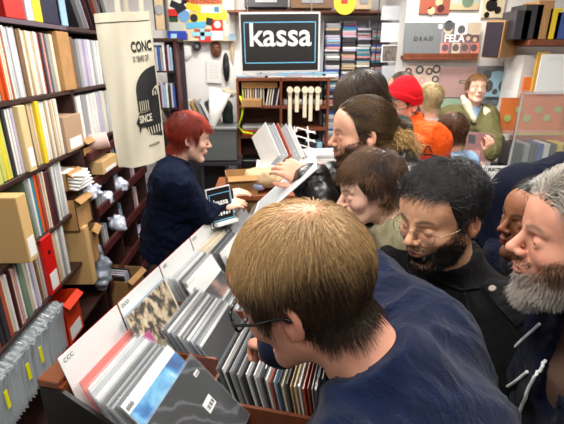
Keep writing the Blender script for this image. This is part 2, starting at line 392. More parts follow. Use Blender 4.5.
def person(label,head,neck,pelvis,facing,hrot,o,hair=None,beard=None,top=None,legs=(40,44,60),hands=None,H=1.78,res=.012,hres=.003,group=None,noleg=False):
    """head: ear-centre; neck: base of the neck; pelvis; facing: yaw of the chest (0 = towards +Y, anticlockwise);
    hrot: (pitch down, roll, yaw) of the head; hands: list of (side, wrist, fingers dir, back-of-hand, curl)"""
    s=H/1.78; head,neck,pelvis=Vector(head),Vector(neck),Vector(pelvis)
    Rh=(Matrix.Rotation(hrot[2],3,'Z')@Matrix.Rotation(-hrot[0],3,'X')@Matrix.Rotation(hrot[1],3,'Y'))
    Rn=np.array(Rh)
    o=dict(o); o['neckv']=tuple(Rh.inverted()@(neck-head)*(1/s)); o['down_l']=tuple(Rh.inverted()@Vector((0,0,-1)))
    Hn=np.array(head); toW=lambda V:(V*s)@Rn.T+Hn
    fw=Vector((-math.sin(facing),math.cos(facing),0)); rt=Vector((math.cos(facing),math.sin(facing),0))
    sp=(neck-pelvis).normalized(); f2=(fw-sp*fw.dot(sp)).normalized(); 
    shw=o.get('shw',.168)*s; shc=neck-sp*.075*s
    sh={1:shc+rt*shw,-1:shc-rt*shw}
    foot=Vector((pelvis.x,pelvis.y,0)); kn={}; ft={}; hp={}
    for sd in(1,-1):
        hp[sd]=pelvis+rt*sd*.09*s-Vector((0,0,.04*s)); ft[sd]=Vector((pelvis.x,pelvis.y,.07))+rt*sd*.12*s+fw*o.get('step',0)*sd
        if 'footfix' in o: ft[sd]+=Vector(o['footfix'])
        kn[sd]=ik(hp[sd],ft[sd],.44*s,.44*s,fw)
    arms={}
    for hd in (hands or []):
        sd,wr=hd[0],Vector(hd[1]); l1,l2=.29*s,.26*s
        S=sh[sd]; D=(wr-S).length
        if D>(l1+l2)*.995: l1*=D/((l1+l2)*.99); l2=l1*.9
        hint=Vector(hd[5]) if len(hd)>5 and hd[5] else (rt*sd*.6-Vector((0,0,1))-fw*.3)
        arms[sd]=(S,ik(S,wr,l1,l2,hint),wr,hd)
    for sd in(1,-1):
        if sd not in arms:
            e=sh[sd]+rt*sd*.05*s+Vector((0,0,-.27*s))-fw*.03; w=e+fw*.10+Vector((0,0,-.23*s)); arms[sd]=(sh[sd],e,w,(sd,w,(w-e)+fw*.1,rt*sd,.5))
    fat=o.get('fat',1.0)
    def torso(P,g):
        d=None; ch=shc-sp*.10*s
        for sd in(1,-1):
            q=rc(P,ch+rt*sd*.066*s*fat,pelvis+rt*sd*.062*s*fat,.100*s*fat+g,.100*s*fat+g); d=q if d is None else smin(d,q,.08)
        d=smin(d,rc(P,sh[1]-rt*.02,sh[-1]+rt*.02,.062*s+g,.062*s+g),.06)
        d=smin(d,rc(P,neck-sp*.035*s,neck-sp*.10*s,.052*s+g,.10*s+g),.05)
        return d
    def limbs(P,g,cut=None):
        d=None
        for sd,(S,E,W,hd) in arms.items():
            Wc=W if cut is None else Vector(E)+(Vector(W)-Vector(E))*cut
            q=smin(rc(P,S,E,.056*s+g,.043*s+g),rc(P,E,Wc,.043*s+g,(.030 if cut is None else .034)*s+g),.015)
            d=q if d is None else np.minimum(d,q)
        return d
    def lg(P,g,ext=0):
        d=None
        for sd in(1,-1):
            q=smin(rc(P,hp[sd],kn[sd],.090*s+g,.060*s+g),rc(P,kn[sd],ft[sd],.060*s+g,.042*s+g*1.6),.02); d=q if d is None else smin(d,q,.02)
        return d
    root_loc=np.array([pelvis.x,pelvis.y,0.])
    pv,pq,pc,n0=[],[],[],0
    # head + neck
    V,Q=surfnet(lambda P:head_full(P,o),(-.115,-.16,-.24),(.115,.15,.155),hres)
    keep=None
    hc=head_cols(V,o); Vw=toW(V); pv.append(Vw);pq.append(Q);pc.append(hc);n0+=len(Vw)
    # body under the clothes
    skinc=np.array(lin(SKIN[o['skin']]))
    def body(P):
        d=torso(P,-.012); d=smin(d,limbs(P,-.004),.03); d=smin(d,lg(P,-.008),.04)
        d=smin(d,rc(P,neck-sp*.06,neck+(head-neck)*.35,.06*s,.054*s),.03)
        for sd in(1,-1): d=smin(d,rc(P,ft[sd]-Vector((0,0,.03))-fw*.03,ft[sd]-Vector((0,0,.035))+fw*.14,.035,.03),.02)
        return d
    allp=[pelvis,neck,head,*sh.values(),*[q for a in arms.values() for q in a[:3]],*kn.values(),*ft.values()]
    lo=[min(p[i] for p in allp)-.17 for i in range(3)]; hi=[max(p[i] for p in allp)+.17 for i in range(3)]; lo[2]=-.01; lo[1]-=.04;hi[1]+=.04
    Vb,Qb=surfnet(body,lo,hi,.022)
    pv.append(Vb);pq.append(Qb+n0);pc.append(np.tile(skinc,(len(Vb),1)));n0+=len(Vb)
    for sd,(S,E,W,hd) in arms.items():
        Vh,Qh=hand_geo(W,hd[2],hd[3],hd[4],side=sd,size=s*.98,curls=hd[6] if len(hd)>6 else None,h=.003 if hres<.003 else .005)
        cc=np.tile(skinc,(len(Vh),1))*(1+.12*noise3(Vh,50,2))[:,None]*np.array([1,.93,.9]); pv.append(Vh);pq.append(Qh+n0);pc.append(cc);n0+=len(Vh)
    # eyeballs
    body_me=mesh_np('person',np.concatenate(pv)-root_loc,np.concatenate(pq),M_SKIN,True,np.concatenate(pc))
    root=link('person',body_me,None,tuple(root_loc)); tag(root,label,'person',group)
    def child(name,V,Q,m,cols=None,lab=None,smooth=True):
        c=link(name,mesh_np(name,V-root_loc,Q,m,smooth,cols),root); 
        if lab: c['label']=lab
        return c
    # eyes
    for sd in(1,-1):
        u,v=np.meshgrid(np.linspace(0,2*np.pi,25)[:-1],np.linspace(.02,np.pi-.02,15),indexing='ij')
        dd=np.stack([np.sin(v)*np.cos(u),np.cos(v),np.sin(v)*np.sin(u)],-1)      # pole along +Y
        dn=o.get('down',1)*.75; ry=np.array([[1,0,0],[0,math.cos(dn),math.sin(dn)],[0,-math.sin(dn),math.cos(dn)]])
        P=(dd.reshape(-1,3)*.0128)@ry+np.array([sd*.032,.0775,.004])
        idx=np.arange(24*15).reshape(24,15); q=np.stack([idx,np.roll(idx,-1,0),np.roll(np.roll(idx,-1,0),-1,1),np.roll(idx,-1,1)],-1)[:,:-1].reshape(-1,4)
        cv=np.where(v<.26,0,np.where(v<.52,1,2)).ravel(); cols=np.array([lin((12,10,10)),lin(o.get('iris',(70,50,35))),lin((225,215,208))])[cv]
        child('eye',toW(P),q,M_EYE,cols)
    # hair
    if hair:
        def cap(P):
            z0=np.interp(P[:,1],[-.12,-.04,-.022,.0,.018,.032,.05,.068,.1],[o.get('nape',-.06),o.get('nape',-.06)+.004,-.02,.03,.02,.004,.040+o.get('recede',0),.072+o.get('recede',0),.082+o.get('recede',0)*1.3])
            d=skull(P,o.get('wide',1.0))-hair.get('cap',.002)+.001*noise3(P,200,2)
            d=np.maximum(d,-(skull(P,o.get('wide',1.0))+.006))
            return smax(d,(z0-P[:,2]),.003)
        V2,Q2,c2=make_hair(V,o,None,hair,len(COL.objects))
        HV,HQ,HC=[toW(V2)],[Q2],[c2]; nb=len(V2)
        if hair.get('cap',.002)>0:
            Vc,Qc=surfnet(cap,(-.12,-.16,-.1),(.12,.14,.17),.004); cc=np.tile(np.array(lin(hair['col']))*.6,(len(Vc),1)); HV.append(toW(Vc));HQ.append(Qc+nb);HC.append(cc)
        child('hair',np.concatenate(HV),np.concatenate(HQ),M_HAIR,np.concatenate(HC),hair.get('label'))
    if beard:
        V2,Q2,c2=make_beard(V,o,beard,len(COL.objects)); child('beard',toW(V2),Q2,M_HAIR,c2)
    # clothes
    t=top; g=t.get('g',.016); hemd=t.get('hem',.12)
    def jacket(P):
        w=wrinkle(P,t.get('wr',.011),t.get('wf',9),len(label))
        d=torso(P,g); 
        d=smin(d,rc(P,pelvis+rt*.06,pelvis-sp*hemd*s+rt*.07,.115*s*fat+g,.125*s*fat+g),.06); d=smin(d,rc(P,pelvis-rt*.06,pelvis-sp*hemd*s-rt*.07,.115*s*fat+g,.125*s*fat+g),.06)
        d=smin(d,limbs(P,g+.004,t.get('cut',.93)),.045)
        hl=P-np.array(pelvis-sp*hemd*s); d=smax(d,-(hl@np.array(sp)),.01)
        d=d+w
        if t.get('collar'):
            ch,cr,ct=t['collar']; up=(head-neck).normalized()*.5+sp*.5; a=neck-up*.02
            cd=rc(P,a-up*.03,a+up*ch,cr*1.12,cr)
            cd=np.maximum(cd,((P-np.array(a+up*ch))@np.array(up)))
            d=smin(d,cd+w*.3,.02)
        # neck opening
        upn=(head-neck).normalized(); nb_=t.get('open',.064)*s
        cut=rc(P,neck-sp*.05*s+f2*.01,neck+upn*.20,nb_*.75,nb_)
        if t.get('vee'): cut=smin(cut,rc(P,neck+f2*.05*s,neck-sp*t['vee']*s+f2*.16*s*fat,.05*s,.012*s),.03)
        d=smax(d,-cut,.006)
        return d
    Vj,Qj=surfnet(jacket,[q-.02 for q in lo],[q+.02 for q in hi],res)
    j=child(t['name'],Vj,Qj,t['mat'])
    if t.get('label'): j['label']=t['label']
    if t.get('under'):
        g2=t['under'][1]
        Vu,Qu=surfnet(lambda P:smax(smin(torso(P,g*.35),rc(P,neck-sp*.06,neck+(head-neck)*.22,.075*s,.062*s),.03)+.3*wrinkle(P,.004),-rc(P,neck-sp*.01,neck+(head-neck)*.9,.058*s,.066*s),.004),[q-.02 for q in lo],[q+.02 for q in hi],.014)
        child('shirt',Vu,Qu,t['under'][0])
    if not noleg:
        Vl,Ql=surfnet(lambda P:smax(smin(lg(P,.010),rc(P,pelvis+rt*.06,pelvis-rt*.06,.115*s*fat,.115*s*fat),.06)+wrinkle(P,.005,10,3),.06-P[:,2],.01),[lo[0],lo[1],0],[hi[0],hi[1],pelvis.z+.15],.018)
        child('trousers',Vl,Ql,mat('trousers%d_%d_%d'%tuple(legs),legs,.85,spec=.15,bump=.3,bscale=300))
        sv,sq,b=[],[],0
        for sd in(1,-1):
            a=ft[sd]-Vector((0,0,.03))-fw*.03; c=ft[sd]-Vector((0,0,.032))+fw*.16
            Vs,Qs=surfnet(lambda P:smax(smin(rc(P,a,c,.046,.040),rc(P,a,a+Vector((0,0,.06)),.046,.05),.03),-P[:,2]+.001,.004),[min(a[i],c[i])-.07 for i in(0,1)]+[-.01],[max(a[i],c[i])+.07 for i in(0,1)]+[.14],.012)
            sv.append(Vs);sq.append(Qs+b);b+=len(Vs)
        child('shoes',np.concatenate(sv),np.concatenate(sq),mat('shoe_dark',(30,26,24),.5))
    return dict(root=root,toW=toW,child=child,rl=root_loc,neck=neck,head=head,sp=sp,fw=fw,rt=rt,f2=f2,sh=sh,s=s,arms=arms,opt=o,shc=shc,lo=lo,hi=hi,pelvis=pelvis,Rh=Rh)
M_SKIN=mat('skin',(220,160,130),.5,attr=True,sss=.08,bump=.12,bscale=260,spec=.45)
M_EYE=mat('eye',(230,220,215),.12,attr=True,coat=.6)
M_HAIR=mat('hair',(80,60,40),.42,attr=True,spec=.55)
def glasses(p,col,rad=.0011,w=.024,h=.017,square=False,lens=True):
    m=mat('glasses_frame%d'%col[0],col,.25,metal=.6 if rad<.0015 else 0); s=p['s']
    mb=MB(); ln=MB()
    for sd in(1,-1):
        pts=[]
        for k in range(28):
            a=2*math.pi*k/28; e=.55 if square else .85
            cx=math.copysign(abs(math.cos(a))**e,math.cos(a))*w; cz=math.copysign(abs(math.sin(a))**e,math.sin(a))*h
            x=sd*(.033+.002)+cx; pts.append((x,.108-.25*abs(x)**1.4*1.6+(-.002),.000+cz))
        mb.tube(pts,rad,6,closed=True)
        ln.add(pts,[list(range(28))])
        mb.tube([(sd*.060,.096,.006),(sd*.075,.088,.006),(sd*.083,.05,.008),(sd*.085,.0,.014),(sd*.083,-.022,.002),(sd*.080,-.03,-.014)],rad*1.1,6)
    mb.tube([(-.013,.106,.004),(-.006,.112,.008),(.006,.112,.008),(.013,.106,.004)],rad,6)
    for q in mb.V+ln.V:
        pass
    def tw(V): return p['toW'](np.array([list(v) for v in V]))-p['rl']
    a=MB(); a.V=[Vector(v) for v in tw(mb.V)]; a.Fc=mb.Fc; a.M=mb.M; g=a.build('glasses',m,p['root'],smooth=True)
    if lens:
        b=MB(); b.V=[Vector(v) for v in tw(ln.V)]; b.Fc=ln.Fc; b.M=ln.M; b.build('lenses',M_LENS,g)
    return g
M_LENS=mat('lens_glass',(255,255,255),.02,alpha=.015,spec=.2)

from mathutils.bvhtree import BVHTree
def on_surface(o,px,py,off=.003):
    "point of an object's own surface seen from the front, lifted off it a little"
    if not hasattr(on_surface,'c'): on_surface.c={}
    if o.name not in on_surface.c:
        me=o.data; on_surface.c[o.name]=(BVHTree.FromPolygons([v.co.copy() for v in me.vertices],[tuple(p.vertices) for p in me.polygons]))
    base=o.matrix_basis.translation if o.parent is None else o.parent.matrix_basis.translation
    org=Vector((0,0,CAMZ))-base; d=ray(px,py).normalized(); h=on_surface.c[o.name].ray_cast(org,d)
    if h[0] is None: return None,None
    n=h[1]; n=n if n.dot(d)<0 else -n
    return h[0]+n*off,n
def kid(p,nm): return [c for c in p['root'].children if c.name.split('.')[0]==nm][0]
def stitched(p,nm,pix,r,m,name,off=.003,lab=None,parent=None):
    g=kid(p,nm); pix=[(pix[i][0]+(pix[i+1][0]-pix[i][0])*k/6,pix[i][1]+(pix[i+1][1]-pix[i][1])*k/6) for i in range(len(pix)-1) for k in range(6)]+[pix[-1]]
    pts=[on_surface(g,x,y,off)[0] for x,y in pix]; pts=[q for q in pts if q is not None]
    if len(pts)<2: return None
    o=MB().tube(pts,r,6).build(name,m,parent or p['root'],smooth=True)
    if lab: o['label']=lab
    return o
# ================================================================= ROOM
def struct(name,mb,m,label=None):
    o=mb.build(name,m); o['kind']='structure'; return o
M_WALL=mat('wall_paint',(232,230,228),.8,noise=.05,nscale=3,bump=.15,bscale=60)
M_CEIL=mat('ceiling_paint',(120,116,112),.9); M_WALLF=mat('dark_wall_paint',(84,78,76),.85)
M_FLOOR=mat('floor_lino',(46,38,34),.55,noise=.3,nscale=6,bump=.1)
M_BROWN=mat('dark_brown_wood',(58,34,30),.5,noise=.35,nscale=8,stretch=(1,1,6),bump=.2,bscale=60)
M_REDBR=mat('reddish_brown_wood',(74,30,30),.42,noise=.35,nscale=9,stretch=(1,6,1),bump=.2,bscale=60)
M_WOOD=mat('mid_brown_wood',(150,84,46),.45,noise=.3,nscale=10,stretch=(6,1,1),bump=.2,bscale=60)
M_SHW=mat('back_shelf_wood',(122,66,40),.5,noise=.3,nscale=10,stretch=(6,1,1))
M_CARD=mat('cardboard',(176,134,84),.85,noise=.15,nscale=12,bump=.3,bscale=80)
M_WHITE=mat('white_card',(236,238,238),.35,coat=.3)
M_PAPER=mat('white_paper',(232,232,230),.8)
M_BLACK=mat('black_paint',(14,12,13),.45)
M_PLAST=mat('clear_plastic',(225,232,238),.12,alpha=.38,spec=.9,bump=.5,bscale=30)
M_SLEEVE=mat('glossy_clear_sleeve',(228,234,240),.10,alpha=.09,spec=1.0,bump=.25,bscale=14)
M_CHROME=mat('bright_metal',(225,225,228),.22,metal=.9)
XW0,XW1,YW0,YW1,ZC=-1.62,3.0,-2.2,4.75,3.0
struct('floor',MB().box(((XW0+XW1)/2,(YW0+YW1)/2,-.05),(XW1-XW0+.2,YW1-YW0+.2,.1)),M_FLOOR)
struct('ceiling',MB().box(((XW0+XW1)/2,(YW0+YW1)/2,ZC+.05),(XW1-XW0+.2,YW1-YW0+.2,.1)),M_CEIL)
struct('wall_left',MB().box((XW0-.05,(YW0+YW1)/2,ZC/2),(.1,YW1-YW0,ZC)),M_WALL)
struct('wall_right',MB().box((XW1+.05,(YW0+YW1)/2,ZC/2),(.1,YW1-YW0,ZC)),M_WALL)
struct('wall_back',MB().box(((XW0+XW1)/2,YW1+.05,ZC/2),(XW1-XW0+.2,.1,ZC)),M_WALL)
struct('wall_front',MB().box(((XW0+XW1)/2,YW0-.05,ZC/2),(XW1-XW0+.2,.1,ZC)),M_WALLF)
# projecting chimney breast behind the record ledge
YR=4.0
x0=atY(404,40,YR).x; x1=atY(522,40,YR).x
struct('wall_projecting',MB().box(((x0+XW1)/2,(YR+YW1)/2,ZC/2),(XW1-x0,YW1-YR,ZC)),M_WALL)
struct('baseboard_back',MB().box(((XW0+x0)/2,YW1-.01,.05),(x0-XW0,.02,.1)),M_BROWN)
struct('baseboard_left',MB().box((XW0+.01,-.6,.05),(.02,3.2,.1)),M_BROWN)
# ceiling lamps (above the frame)
for i,(x,y,e) in enumerate([(-.35,.55,60),(.9,.9,52),(-.4,2.2,62),(.9,2.5,58),(-.3,3.7,62),(1.3,3.4,46),(0.2,-.9,30)]):
    t=empty('ceiling_lamp',(x,y,ZC),label='white rectangular ceiling lamp '+['above the front end of the record bin','above the men at the right','above the red-haired cashier','above the middle of the queue','in front of the back shelves','in front of the record ledge','behind the photographer'][i],cat='lamp')
    MB().box((0,0,-.03),(.66,.36,.06),bev=.01).build('housing',M_WHITE,t)
    MB().box((0,0,-.064),(.58,.28,.008)).build('diffuser',mat('lamp_diffuser',(255,246,232),.5,emit=6),t)
    l=bpy.data.lights.new('lamp_light','AREA'); l.shape='RECTANGLE'; l.size=.56; l.size_y=.26; l.energy=e*.49; l.color=(1,.955,.89)
    q=bpy.data.objects.new('lamp_light',l); COL.objects.link(q); q.parent=t; q.location=(0,0,-.075)
w=bpy.data.worlds.new('room_air'); SC.world=w; w.use_nodes=True; w.node_tree.nodes['Background'].inputs[0].default_value=(.6,.65,.75,1); w.node_tree.nodes['Background'].inputs[1].default_value=.05
# camera
c=bpy.data.cameras.new('camera'); c.sensor_width=36; c.lens=36*F/564; c.clip_start=.05
co=bpy.data.objects.new('camera',c); COL.objects.link(co); co.location=(0,0,CAMZ); co.rotation_euler=(math.pi/2-PITCH,0,-YAW); SC.camera=co
c.dof.use_dof=True; c.dof.focus_distance=.95; c.dof.aperture_fstop=10
vs=SC.view_settings; vs.view_transform='Standard'; vs.look='None'; vs.gamma=1; vs.exposure=0
# ================================================================= LEFT WALL SHELVES
XF=-1.2; SD=.35
ZB=[.06,.415,.77,1.105,1.455,1.805,2.165,2.52]           # shelf board heights (tops)
YS0,YS1,YS2=1.05,2.69,3.36
sh=empty('record_shelf',(XF-SD/2,YS0,0),label='dark brown wooden record shelving along the left wall',cat='shelving')
def sb(name,c,d,m,p): 
    o=p.location; return MB().box((c[0]-o.x,c[1]-o.y,c[2]-o.z),d,bev=.002).build(name,m,p)
for i,z in enumerate(ZB):
    y1=YS2 if z>1.4 else YS1
    sb('shelf_board',(XF-SD/2,(YS0+y1)/2,z-.011),(SD,y1-YS0,.022),M_BROWN,sh)
sb('metal_strip',(XF+.004,(YS0+2.75)/2,ZB[6]-.012),(.006,2.75-YS0,.022),mat('dull_lilac_metal',(120,105,120),.35,metal=.5),sh)
for y,z1,z0 in((YS0,2.52,0),(YS1+.012,2.52,0),(YS2,2.52,1.43)):
    sb('upright',(XF-SD/2,y,(z0+z1)/2),(SD,.024,z1-z0),M_BROWN,sh)
sb('back_panel',(XF-SD-.005,(YS0+YS1)/2,1.26),(.01,YS1-YS0,2.5),M_BROWN,sh); sb('back_panel',(XF-SD-.005,(YS1+YS2)/2,1.97),(.01,YS2-YS1,1.08),M_BROWN,sh)
_rm={}
def unit_rec(th,kind='jacket'):
    k=(round(th,4),kind)
    if k not in _rm:
        b=MB().box((0,0,0),(.315,th,.315),bev=min(.0015,th*.3)); me=bpy.data.meshes.new('record_jacket'); me.from_pydata([tuple(v) for v in b.V],[],b.Fc); me.materials.append(M_PAPER); _rm[k]=me
    return _rm[k]
PALC=dict(white=(226,226,224),cream=(222,208,176),grey=(150,152,156),dark=(48,46,52),brown=(120,86,58),kraft=(184,146,98),red=(196,36,32),orange=(222,92,36),yellow=(236,206,40),lime=(196,204,110),teal=(40,130,150),plum=(78,28,40),rust=(164,78,58),silver=(186,190,196),green=(110,130,110),black=(24,22,24),lilac=(190,182,206),pink=(214,150,150),blue=(52,84,160),tan=(200,176,140),sky=(150,190,214))
def pm(c): return mat('jacket_'+c,PALC[c],.45,noise=.10,nscale=9,coat=.25)
ORD=lambda n:{1:'1st',2:'2nd',3:'3rd'}.get(n if n<20 else n%10 if n%10 in(1,2,3) and n not in(11,12,13) else 0,'%dth'%n).replace('1st','%dst'%n).replace('2nd','%dnd'%n).replace('3rd','%drd'%n)
def yx(px,zm,X=XF):
    lo_,hi_=.9,4.5
    for _ in range(30):
        m=(lo_+hi_)/2; c_,s_=math.cos(YAW),math.sin(YAW); xx=X*c_-m*s_; yy=X*s_+m*c_; d=yy*math.cos(PITCH)-(zm-2)*math.sin(PITCH)
        if 282+F*xx/d<px: lo_=m
        else: hi_=m
    return lo_
rowname=['second-lowest','third from the floor','fourth from the floor','upper middle','upper','top full']
def row(zi,zones,rown,grp,hfac=1):
    n=0; z=ZB[zi]
    for (p0,p1,cnt,cols,hs,prot) in zones:
        y0,y1=yx(p0,z+.16),yx(p1,z+.16); cs=cols.split(); w=(y1-y0)/cnt
        ws=[random.uniform(.7,1.3) for _ in range(cnt)]; t=sum(ws); y=y0
        for k in range(cnt):
            n+=1; th=(y1-y0)*ws[k]/t; c=cs[k%len(cs)] if cnt<=len(cs) else random.choice(cs); q=max(.004,round((th*.88)/.0015)*.0015)
            o=link('record_jacket',unit_rec(q)); o.material_slots[0].link='OBJECT'; o.material_slots[0].material=pm(c)
            sc=hs*random.uniform(.985,1.01); o.scale=(1,1,sc); xo=random.uniform(-.012,.004)+prot
            o.location=(XF-.1575-.006+xo,y+th/2,z+.315*sc/2+.0015); o.rotation_euler=(random.uniform(-.012,.012) ,0,random.uniform(-.008,.008))
            tag(o,'%s record spine, %s from the left in the %s row of the left shelf'%(c if c!='kraft' else 'brown card',ORD(n),rown),'record',grp); y+=th
row(5,[(-30,0,7,'orange white grey',1,0),(0,8,4,'orange white cream rust',1.0,.01),(9,23,7,'white silver white silver',1.02,0),(23,28,3,'brown tan',1.0,0),(28,43,8,'white cream white tan',.99,0),(43,48,3,'rust dark pink',.97,0),(48,59,6,'dark white grey cream',.97,0),(72,78,2,'plum brown',.97,0),(79,108,12,'white grey silver lilac',.93,0)],'top','records on the top row of the left shelf')
row(4,[(-30,0,7,'lime white',1,0),(0,10,4,'lime lime yellow lime',.98,.0),(11,21,4,'dark white white lilac',1.0,.0),(29.5,37,4,'grey brown dark tan',1.0,0),(37,40,2,'tan cream',1.0,0),(40,43.5,1,'yellow',1.02,.01),(44,62,10,'grey tan white green cream white',1.0,0),(81,113,13,'white cream silver lilac white grey',.96,0)],'second','records on the second row of the left shelf')
row(3,[(-30,7,9,'dark grey black grey',.9,-.02),(32,38,3,'green grey white',1,0),(38,41,1,'teal',1,0),(41,46,2,'orange rust',1,0),(46,49,2,'white cream',1,0),(49,57,4,'plum plum dark brown',.98,0),(57,67,5,'grey silver white white',1.02,0)],'third','records on the third row of the left shelf')
row(2,[(-30,9,10,'dark grey black rust',.92,0),(9,13,2,'cream white',.96,0),(13,20,4,'black plum cream pink',.96,0),(20,34,7,'white silver grey green tan',.98,0),(34,45,5,'lilac white brown tan silver',.98,0),(55,68,5,'tan grey white white',1.0,0)],'fourth','records on the fourth row of the left shelf')
def carton(name,y0,y1,z,h,d=.33,prot=.0,m=None,label='',tab=True,rot=0,X=None,open_=False,cat='box'):
    X=XF if X is None else X; t=empty(name,(X+prot-d/2,(y0+y1)/2,z+.001),(0,0,rot),label,cat); w=y1-y0; m=m or M_CARD
    if open_:
        b=MB().box((0,0,.002),(d,w,.004)); b.box((d/2-.002,0,h/2),(.004,w,h)).box((-d/2+.002,0,h/2),(.004,w,h)).box((0,w/2-.002,h/2),(d,.004,h)).box((0,-w/2+.002,h/2),(d,.004,h)); b.build('body',m,t)
        MB().box((d/2+.018,0,h-.012),(.045,w*.96,.003),(0,.7,0)).build('flap',m,t)
    else: MB().box((0,0,h/2),(d,w,h),bev=.003).build('body',m,t)
    if tab: MB().box((d/2+.001,0,h*.22),(.001,w*.7,h*.3)).build('paper_label',M_PAPER,t)
    return t
carton('cardboard_box',yx(59.5,1.97),yx(71,1.97),ZB[5],.325,prot=.01,label='tall brown cardboard record box on the top row of the left shelf',tab=False)
carton('cardboard_box',yx(22,1.6),yx(29,1.6),ZB[4],.32,prot=.015,m=mat('cream_box',(214,190,140),.7),label='cream box with white label among records in the second row')
carton('cardboard_box',yx(63,1.6),yx(80,1.6),ZB[4],.21,prot=.01,m=mat('tan_box',(176,146,118),.7),label='low tan box with white stickers below a dark gap in second row')
carton('cardboard_box',yx(24,1.25,XF+.1),yx(33,1.25,XF+.1),ZB[3],.318,d=.36,prot=.10,m=mat('light_kraft',(204,168,112),.8),label='light brown box sticking out of the third row of the left shelf')
b=carton('ring_binder',yx(45,.93),yx(54.5,.93),ZB[2],.33,prot=.01,m=mat('red_binder',(205,22,18),.35,coat=.4),label='red ring binder in the fourth row of the left shelf',cat='binder')
MB().lathe([(.012,-.001),(.012,.001)],16,Matrix.Translation((.167,0,.24))@Matrix.Rotation(math.pi/2,4,'Y')).build('finger_hole',M_BLACK,b)
# top row of things above the first board
zt=ZB[6]
for i,(p0,p1,c,h,nm,lb,ct) in enumerate([(2,22,'red',.10,'gift_tin','red tin standing at the left end above the records','tin'),(24,31,'silver',.13,'record_jacket','silver grey sleeve beside the red tin on the upper shelf','record'),(32,40,'yellow',.30,'record_jacket','yellow edged sleeve on the upper shelf of the left wall','record'),(40,59,'blue',.31,'record_jacket','dark blue boxed set on the upper shelf of the left wall','record'),(60,66,'sky',.31,'record_jacket','pale blue sleeve next to the dark blue boxed set','record')]):
    o=carton(nm,yx(p0,zt+.1),yx(p1,zt+.1),zt,h,m=pm(c) if c!='blue' else mat('navy_box',(20,26,56),.4),label=lb,cat=ct,tab=False)
for i in range(9):
    y=yx(68,zt+.1)+.075*i; o=link('record_jacket',unit_rec(.006)); o.material_slots[0].link='OBJECT'; o.material_slots[0].material=pm(['dark','grey','silver','plum','dark','rust','grey','dark','silver'][i])
    o.location=(XF-.155,y+.05,zt+.145); o.rotation_euler=(R(28),0,0); tag(o,'leaning %s sleeve, %s of the slanted ones on the upper shelf'%(['dark','grey','silver','plum','black','rust','pale grey','charcoal','light silver'][i],ORD(i+1)),'record','leaning sleeves on the upper shelf')
# clear bags with yellow tags (row five)
zf=ZB[1]
for i in range(26):
    y=1.1+i*.0375
    t=empty('bagged_single',(XF-.06,y,zf),(0,0,random.uniform(-.08,.08)),'plastic-bagged record %s from the left in the lowest visible row of the left shelf'%ORD(i+1),'record','bagged records in the lowest visible row')
    MB().box((-.07,0,.14),(.27,.012,.27),bev=.002).build('jacket',mat('bagged_grey%d'%(i%3),[(150,152,142),(170,170,160),(128,132,122)][i%3],.5,noise=.2,nscale=12),t)
    g=np.random.default_rng(i); V=[];Fq=[]
    a=MB()
    for q in range(2):
        cx=.0; s_=.13
        pts=[(-.19,0),(.085,0),(.092,.20),(.105,.28),(.075,.315),(.02,.30),(-.05,.318),(-.19,.30)]
        pts=[(x_+g.normal(0,.005),z_+g.normal(0,.005)*(z_>.1)) for x_,z_ in pts]
        a.prism(pts,.002,Matrix.Translation((0,(-.012+.024*q),0))@Matrix.Rotation(math.pi/2,4,'X')@Matrix.Rotation(0,4,'Z'))
    for q in range(2): a.tube([(.09+g.normal(0,.008),-.012,.27+.02*q),(.11,0,.295+g.normal(0,.008)),(.085,.014,.285),(.06+g.normal(0,.01),.0,.30+.01*q)],.007,6)
    a.build('plastic_bag',M_PLAST,t,smooth=False)
    if i in(10,15,18): MB().box((.1,0,.17),(.003,.022,.09)).build('yellow_tag',mat('yellow_tag',(232,224,20),.5),t)
o=carton('magazine_file',yx(58,.62),yx(73,.62),ZB[1],.27,d=.24,prot=.035,m=mat('orange_red_file',(222,58,20),.4,coat=.3),label='orange-red open magazine file at the end of the lowest visible row',open_=True,cat='box')
o['category']='magazine file'
# rack with sloping rails beyond the shelves
rk=empty('magazine_rack',(XF-.05,2.75,0),label='dark reddish brown wall rack with rails beyond the record shelves',cat='rack')
RY0,RY1=2.74,3.95
for z in(.16,.42,.70,.99,1.20): sb('rail',(XF+.02,(RY0+RY1)/2,z),(.022,RY1-RY0,.062),M_REDBR,rk)
sb('rail',(XF+.02,(2.74+3.3)/2,1.375),(.022,.56,.055),M_REDBR,rk)
for y in(2.76,3.14,3.52,3.93): sb('upright',(XF-.06,y,.72),(.14,.022,1.36),M_BROWN,rk)
for z in(.10,.37,.65,.93,1.13): sb('shelf_board',(XF-.16,(RY0+RY1)/2,z),(.30,RY1-RY0,.016),M_BROWN,rk)
sb('back_panel',(XF-.33,(RY0+RY1)/2,.74),(.01,RY1-RY0,1.4),mat('rack_back',(34,18,18),.7),rk)
def magz(y,z,c,lb,tilt=.2,h=.26,w=.2):
    o=MB().box((0,0,h/2),(w,.008,h),bev=.002).build('magazine',c); o.location=(XF-.12,y,z); o.rotation_euler=(tilt,0,R(8)); return tag(o,lb,'magazine','magazines in the reddish brown rack')
kk=0
for z in(.66,.94,1.14):
    for y,c in((3.22,'lilac'),(3.26,'white'),(3.30,'sky'),(3.60,'white'),(3.64,'lilac'),(3.68,'pink'),(3.72,'white'),(2.90,'white'),(2.94,'silver')):
        if (z>1.1 and y<3): continue
        kk+=1; magz(y,z+.012,pm(c),'%s magazine %s in the rack tier %s'%({'sky':'pale blue','lilac':'lilac','white':'white','pink':'pinkish','silver':'silver grey'}[c],'near its left end' if y<3 else ('in its middle bay, %s one'%ORD(round((y-3.18)/.04)) if y<3.4 else 'in its right bay, %s one'%ORD(round((y-3.56)/.04))),{.66:'lowest in sight',.94:'below the top',1.14:'at the top'}[z]),R(random.uniform(5,16)),random.uniform(.16,.22))
